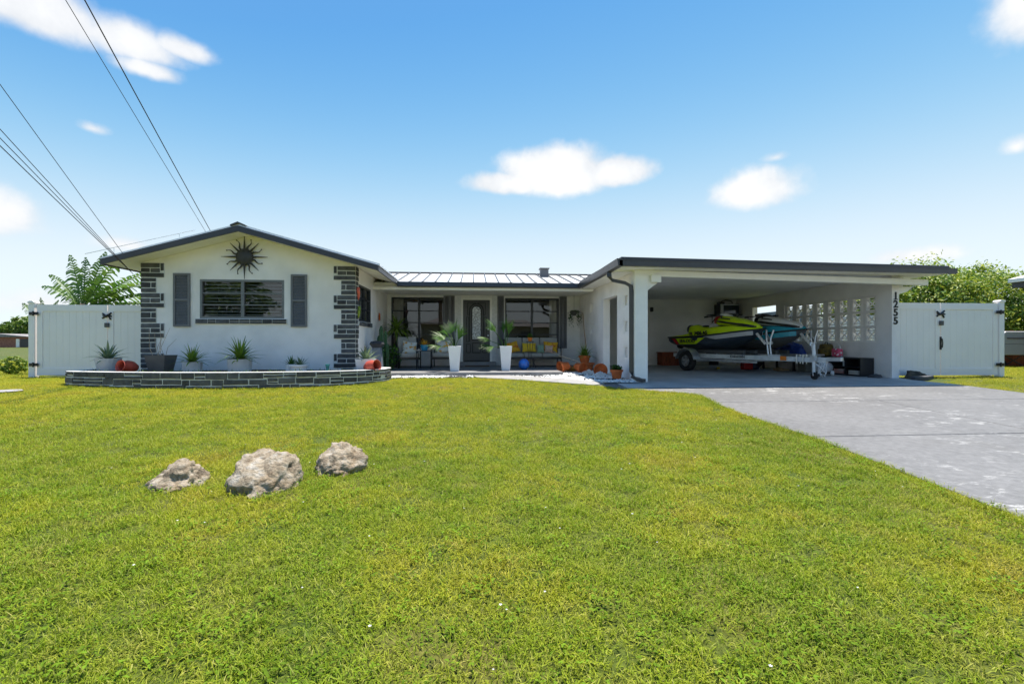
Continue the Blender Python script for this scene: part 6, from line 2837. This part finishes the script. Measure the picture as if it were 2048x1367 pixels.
EDGE = [(-3, 3.60), (2.7, 3.64), (4.9, 3.82), (6.2, 3.78), (7.12, 3.87), (7.85, 4.02), (8.15, 3.78), (8.45, 3.28), (8.8, 2.73), (9.15, 2.43), (9.70, 1.55), (10.41, .62), (10.85, .05), (10.93, -1.7)]
FRONT = sorted([(p_.x, p_.y) for p_ in PP[::6] if p_.y < 10.3 and not (p_.x > -2.2 and p_.y > 10.0)])


def tabv(tab, x):
    for (a, va), (b, vb) in zip(tab[:-1], tab[1:]):
        if a <= x <= b:
            return va + (vb - va) * (x - a) / max(1e-6, b - a)
    return tab[0][1] if x < tab[0][0] else tab[-1][1]


def is_lawn(x, y):
    if x > 10.33:
        return y < 15 and not (10.25 < y < 10.45 and x < 13.1) and not (x < 10.9 and 9.4 < y < 10.2)
    if x > -1.93:
        return y < 10.93 and x < tabv(EDGE, y)
    if x > -8.25:
        return y < tabv(FRONT, x) - .03
    if x > -10.75:
        return y < 11.95
    return True


r = random.Random(77)
pts = []


def fill(x0, x1, y0, y1, dens, smin, smax):
    n = int((x1 - x0) * (y1 - y0) * dens)
    for _ in range(n):
        x, y = r.uniform(x0, x1), r.uniform(y0, y1)
        a = math.degrees(math.atan2(x, y + 1.2))
        if not (-47 < a < 58) or not is_lawn(x, y):
            continue
        pts.append((x, y, gz(y), r.uniform(smin, smax), r.uniform(0, 6.28), r.gauss(0, .12), r.gauss(0, .12)))


fill(-7, 4.2, .9, 4.6, 470, .6, 1.45)
fill(-11, 4.2, 4.6, 8, 330, .7, 1.45)
fill(-15, 4.2, 8, 12, 260, .8, 1.4)
fill(-30, -8.3, 12, 22, 45, 1.2, 2.2)
fill(10.3, 19, 6, 15, 110, .9, 1.5)
# tufts along paving and wall edges
for i in range(900):
    y = r.uniform(.9, 10.9)
    x = tabv(EDGE, y) + r.uniform(-.06, .01) + .035 * noise.noise(V(y * 1.7, 3, 0)) + .02 * noise.noise(V(y * 6, 1, 0))
    pts.append((x, y, gz(y), r.uniform(.8, 1.3), r.uniform(0, 6.28), r.gauss(0, .2), r.gauss(0, .2)))
for i in range(500):
    x = r.uniform(-8.25, -1.95)
    y = tabv(FRONT, x) - r.uniform(.02, .07)
    pts.append((x, y, gz(y), r.uniform(.7, 1.3), r.uniform(0, 6.28), r.gauss(0, .2), r.gauss(0, .2)))
scatter('lawn_grass', 'mown yellow-green lawn grass with weeds and dry patches', 'grass', pts, gp)

mb = MB()
for k in range(48):
    y = r.uniform(1.3, 6)
    x = r.uniform(-.9 * y, min(3.5, 1.1 * y))
    s_ = r.uniform(.003, .006)
    z = gz(y) + r.uniform(.03, .05)
    for i in range(5):
        a = i * 1.257 + k
        mb.add([(x, y, z), (x + math.cos(a - .4) * s_, y + math.sin(a - .4) * s_, z + .004), (x + math.cos(a) * s_ * 1.4, y + math.sin(a) * s_ * 1.4, z + .003), (x + math.cos(a + .4) * s_, y + math.sin(a + .4) * s_, z + .004)], [(0, 1, 2, 3)])
o = mb.build('lawn_flowers', mat('white_petal', (.8, .8, .82), .8), None, recalc=False)
o['kind'] = 'stuff'
tag(o, 'tiny white flowers dotted through the lawn', 'flowers')


def pebbles(m, n):
    out = []
    for k in range(n):
        rr = random.Random(200 + k)
        bm = bmesh.new()
        bmesh.ops.create_icosphere(bm, subdivisions=1, radius=1)
        for v in bm.verts:
            v.co *= rr.uniform(.75, 1.15)
            v.co.z *= .65
        me = bpy.data.meshes.new('pebble')
        bm.to_mesh(me)
        bm.free()
        me.materials.append(m)
        out.append(bpy.data.objects.new('pebble', me))
    return out


WG1 = mat('white_pebble', (.78, .78, .76), .7, objvar=.10)
BG1 = mat('black_pebble', (.035, .036, .04), .5, objvar=.4)
wp, bp_ = [], []


def in_poly(x, y, poly):
    c = False
    for (x1, y1), (x2, y2) in zip(poly, poly[1:] + poly[:1]):
        if (y1 > y) != (y2 > y) and x < (x2 - x1) * (y - y1) / (y2 - y1) + x1:
            c = not c
    return c


BED1 = [(-1.93, 10.98), (-.05, 10.9), (-.05, 11.47), (-2.5, 11.47)]
BED2 = [(1.25, 11.1), (2.08, 10.28), (2.65, 9.62), (2.74, 9.38), (3.40, 9.38), (3.44, 13.0), (2.29, 13.06), (2.29, 11.47), (.90, 11.47)]
for (poly, n) in ((BED1, 1500), (BED2, 7800)):
    for k in range(n):
        x, y = r.uniform(-2.5, 3.5), r.uniform(9.3, 13.1)
        if poly is BED1:
            x, y = r.uniform(-2.5, 0), r.uniform(10.85, 11.5)
        if not in_poly(x, y, poly):
            continue
        q = noise.noise(V(x * 1.6, y * 3.2, 1.3)) + .35 * noise.noise(V(x * 5, y * 9, 4))
        edge = poly is BED1 and (y < 11.03)
        item = (x, y, .016 + r.uniform(0, .018), r.uniform(.012, .027), r.uniform(0, 6.28), r.uniform(-.5, .5), r.uniform(-.5, .5))
        (bp_ if (q > .30 or (edge and r.random() < .5)) else wp).append(item)
# gravel spilling from the tipped pots
for (cx_, cy_) in ((3.08, 12.12), (3.15, 11.25)):
    for k in range(330):
        a, rr_ = r.uniform(0, 6.28), abs(r.gauss(0, .13))
        h_ = max(0, .11 * (1 - rr_ / .26))
        wp.append((cx_ + math.cos(a) * rr_, cy_ + math.sin(a) * rr_, .02 + h_ * r.random(), r.uniform(.012, .024), r.uniform(0, 6.28), 0, 0))
scatter('white_gravel', 'bright white decorative gravel in the bed by the porch', 'gravel', wp, pebbles(WG1, 4))
scatter('black_pebbles', 'patches of black pebbles among the white gravel', 'gravel', bp_, pebbles(BG1, 4))
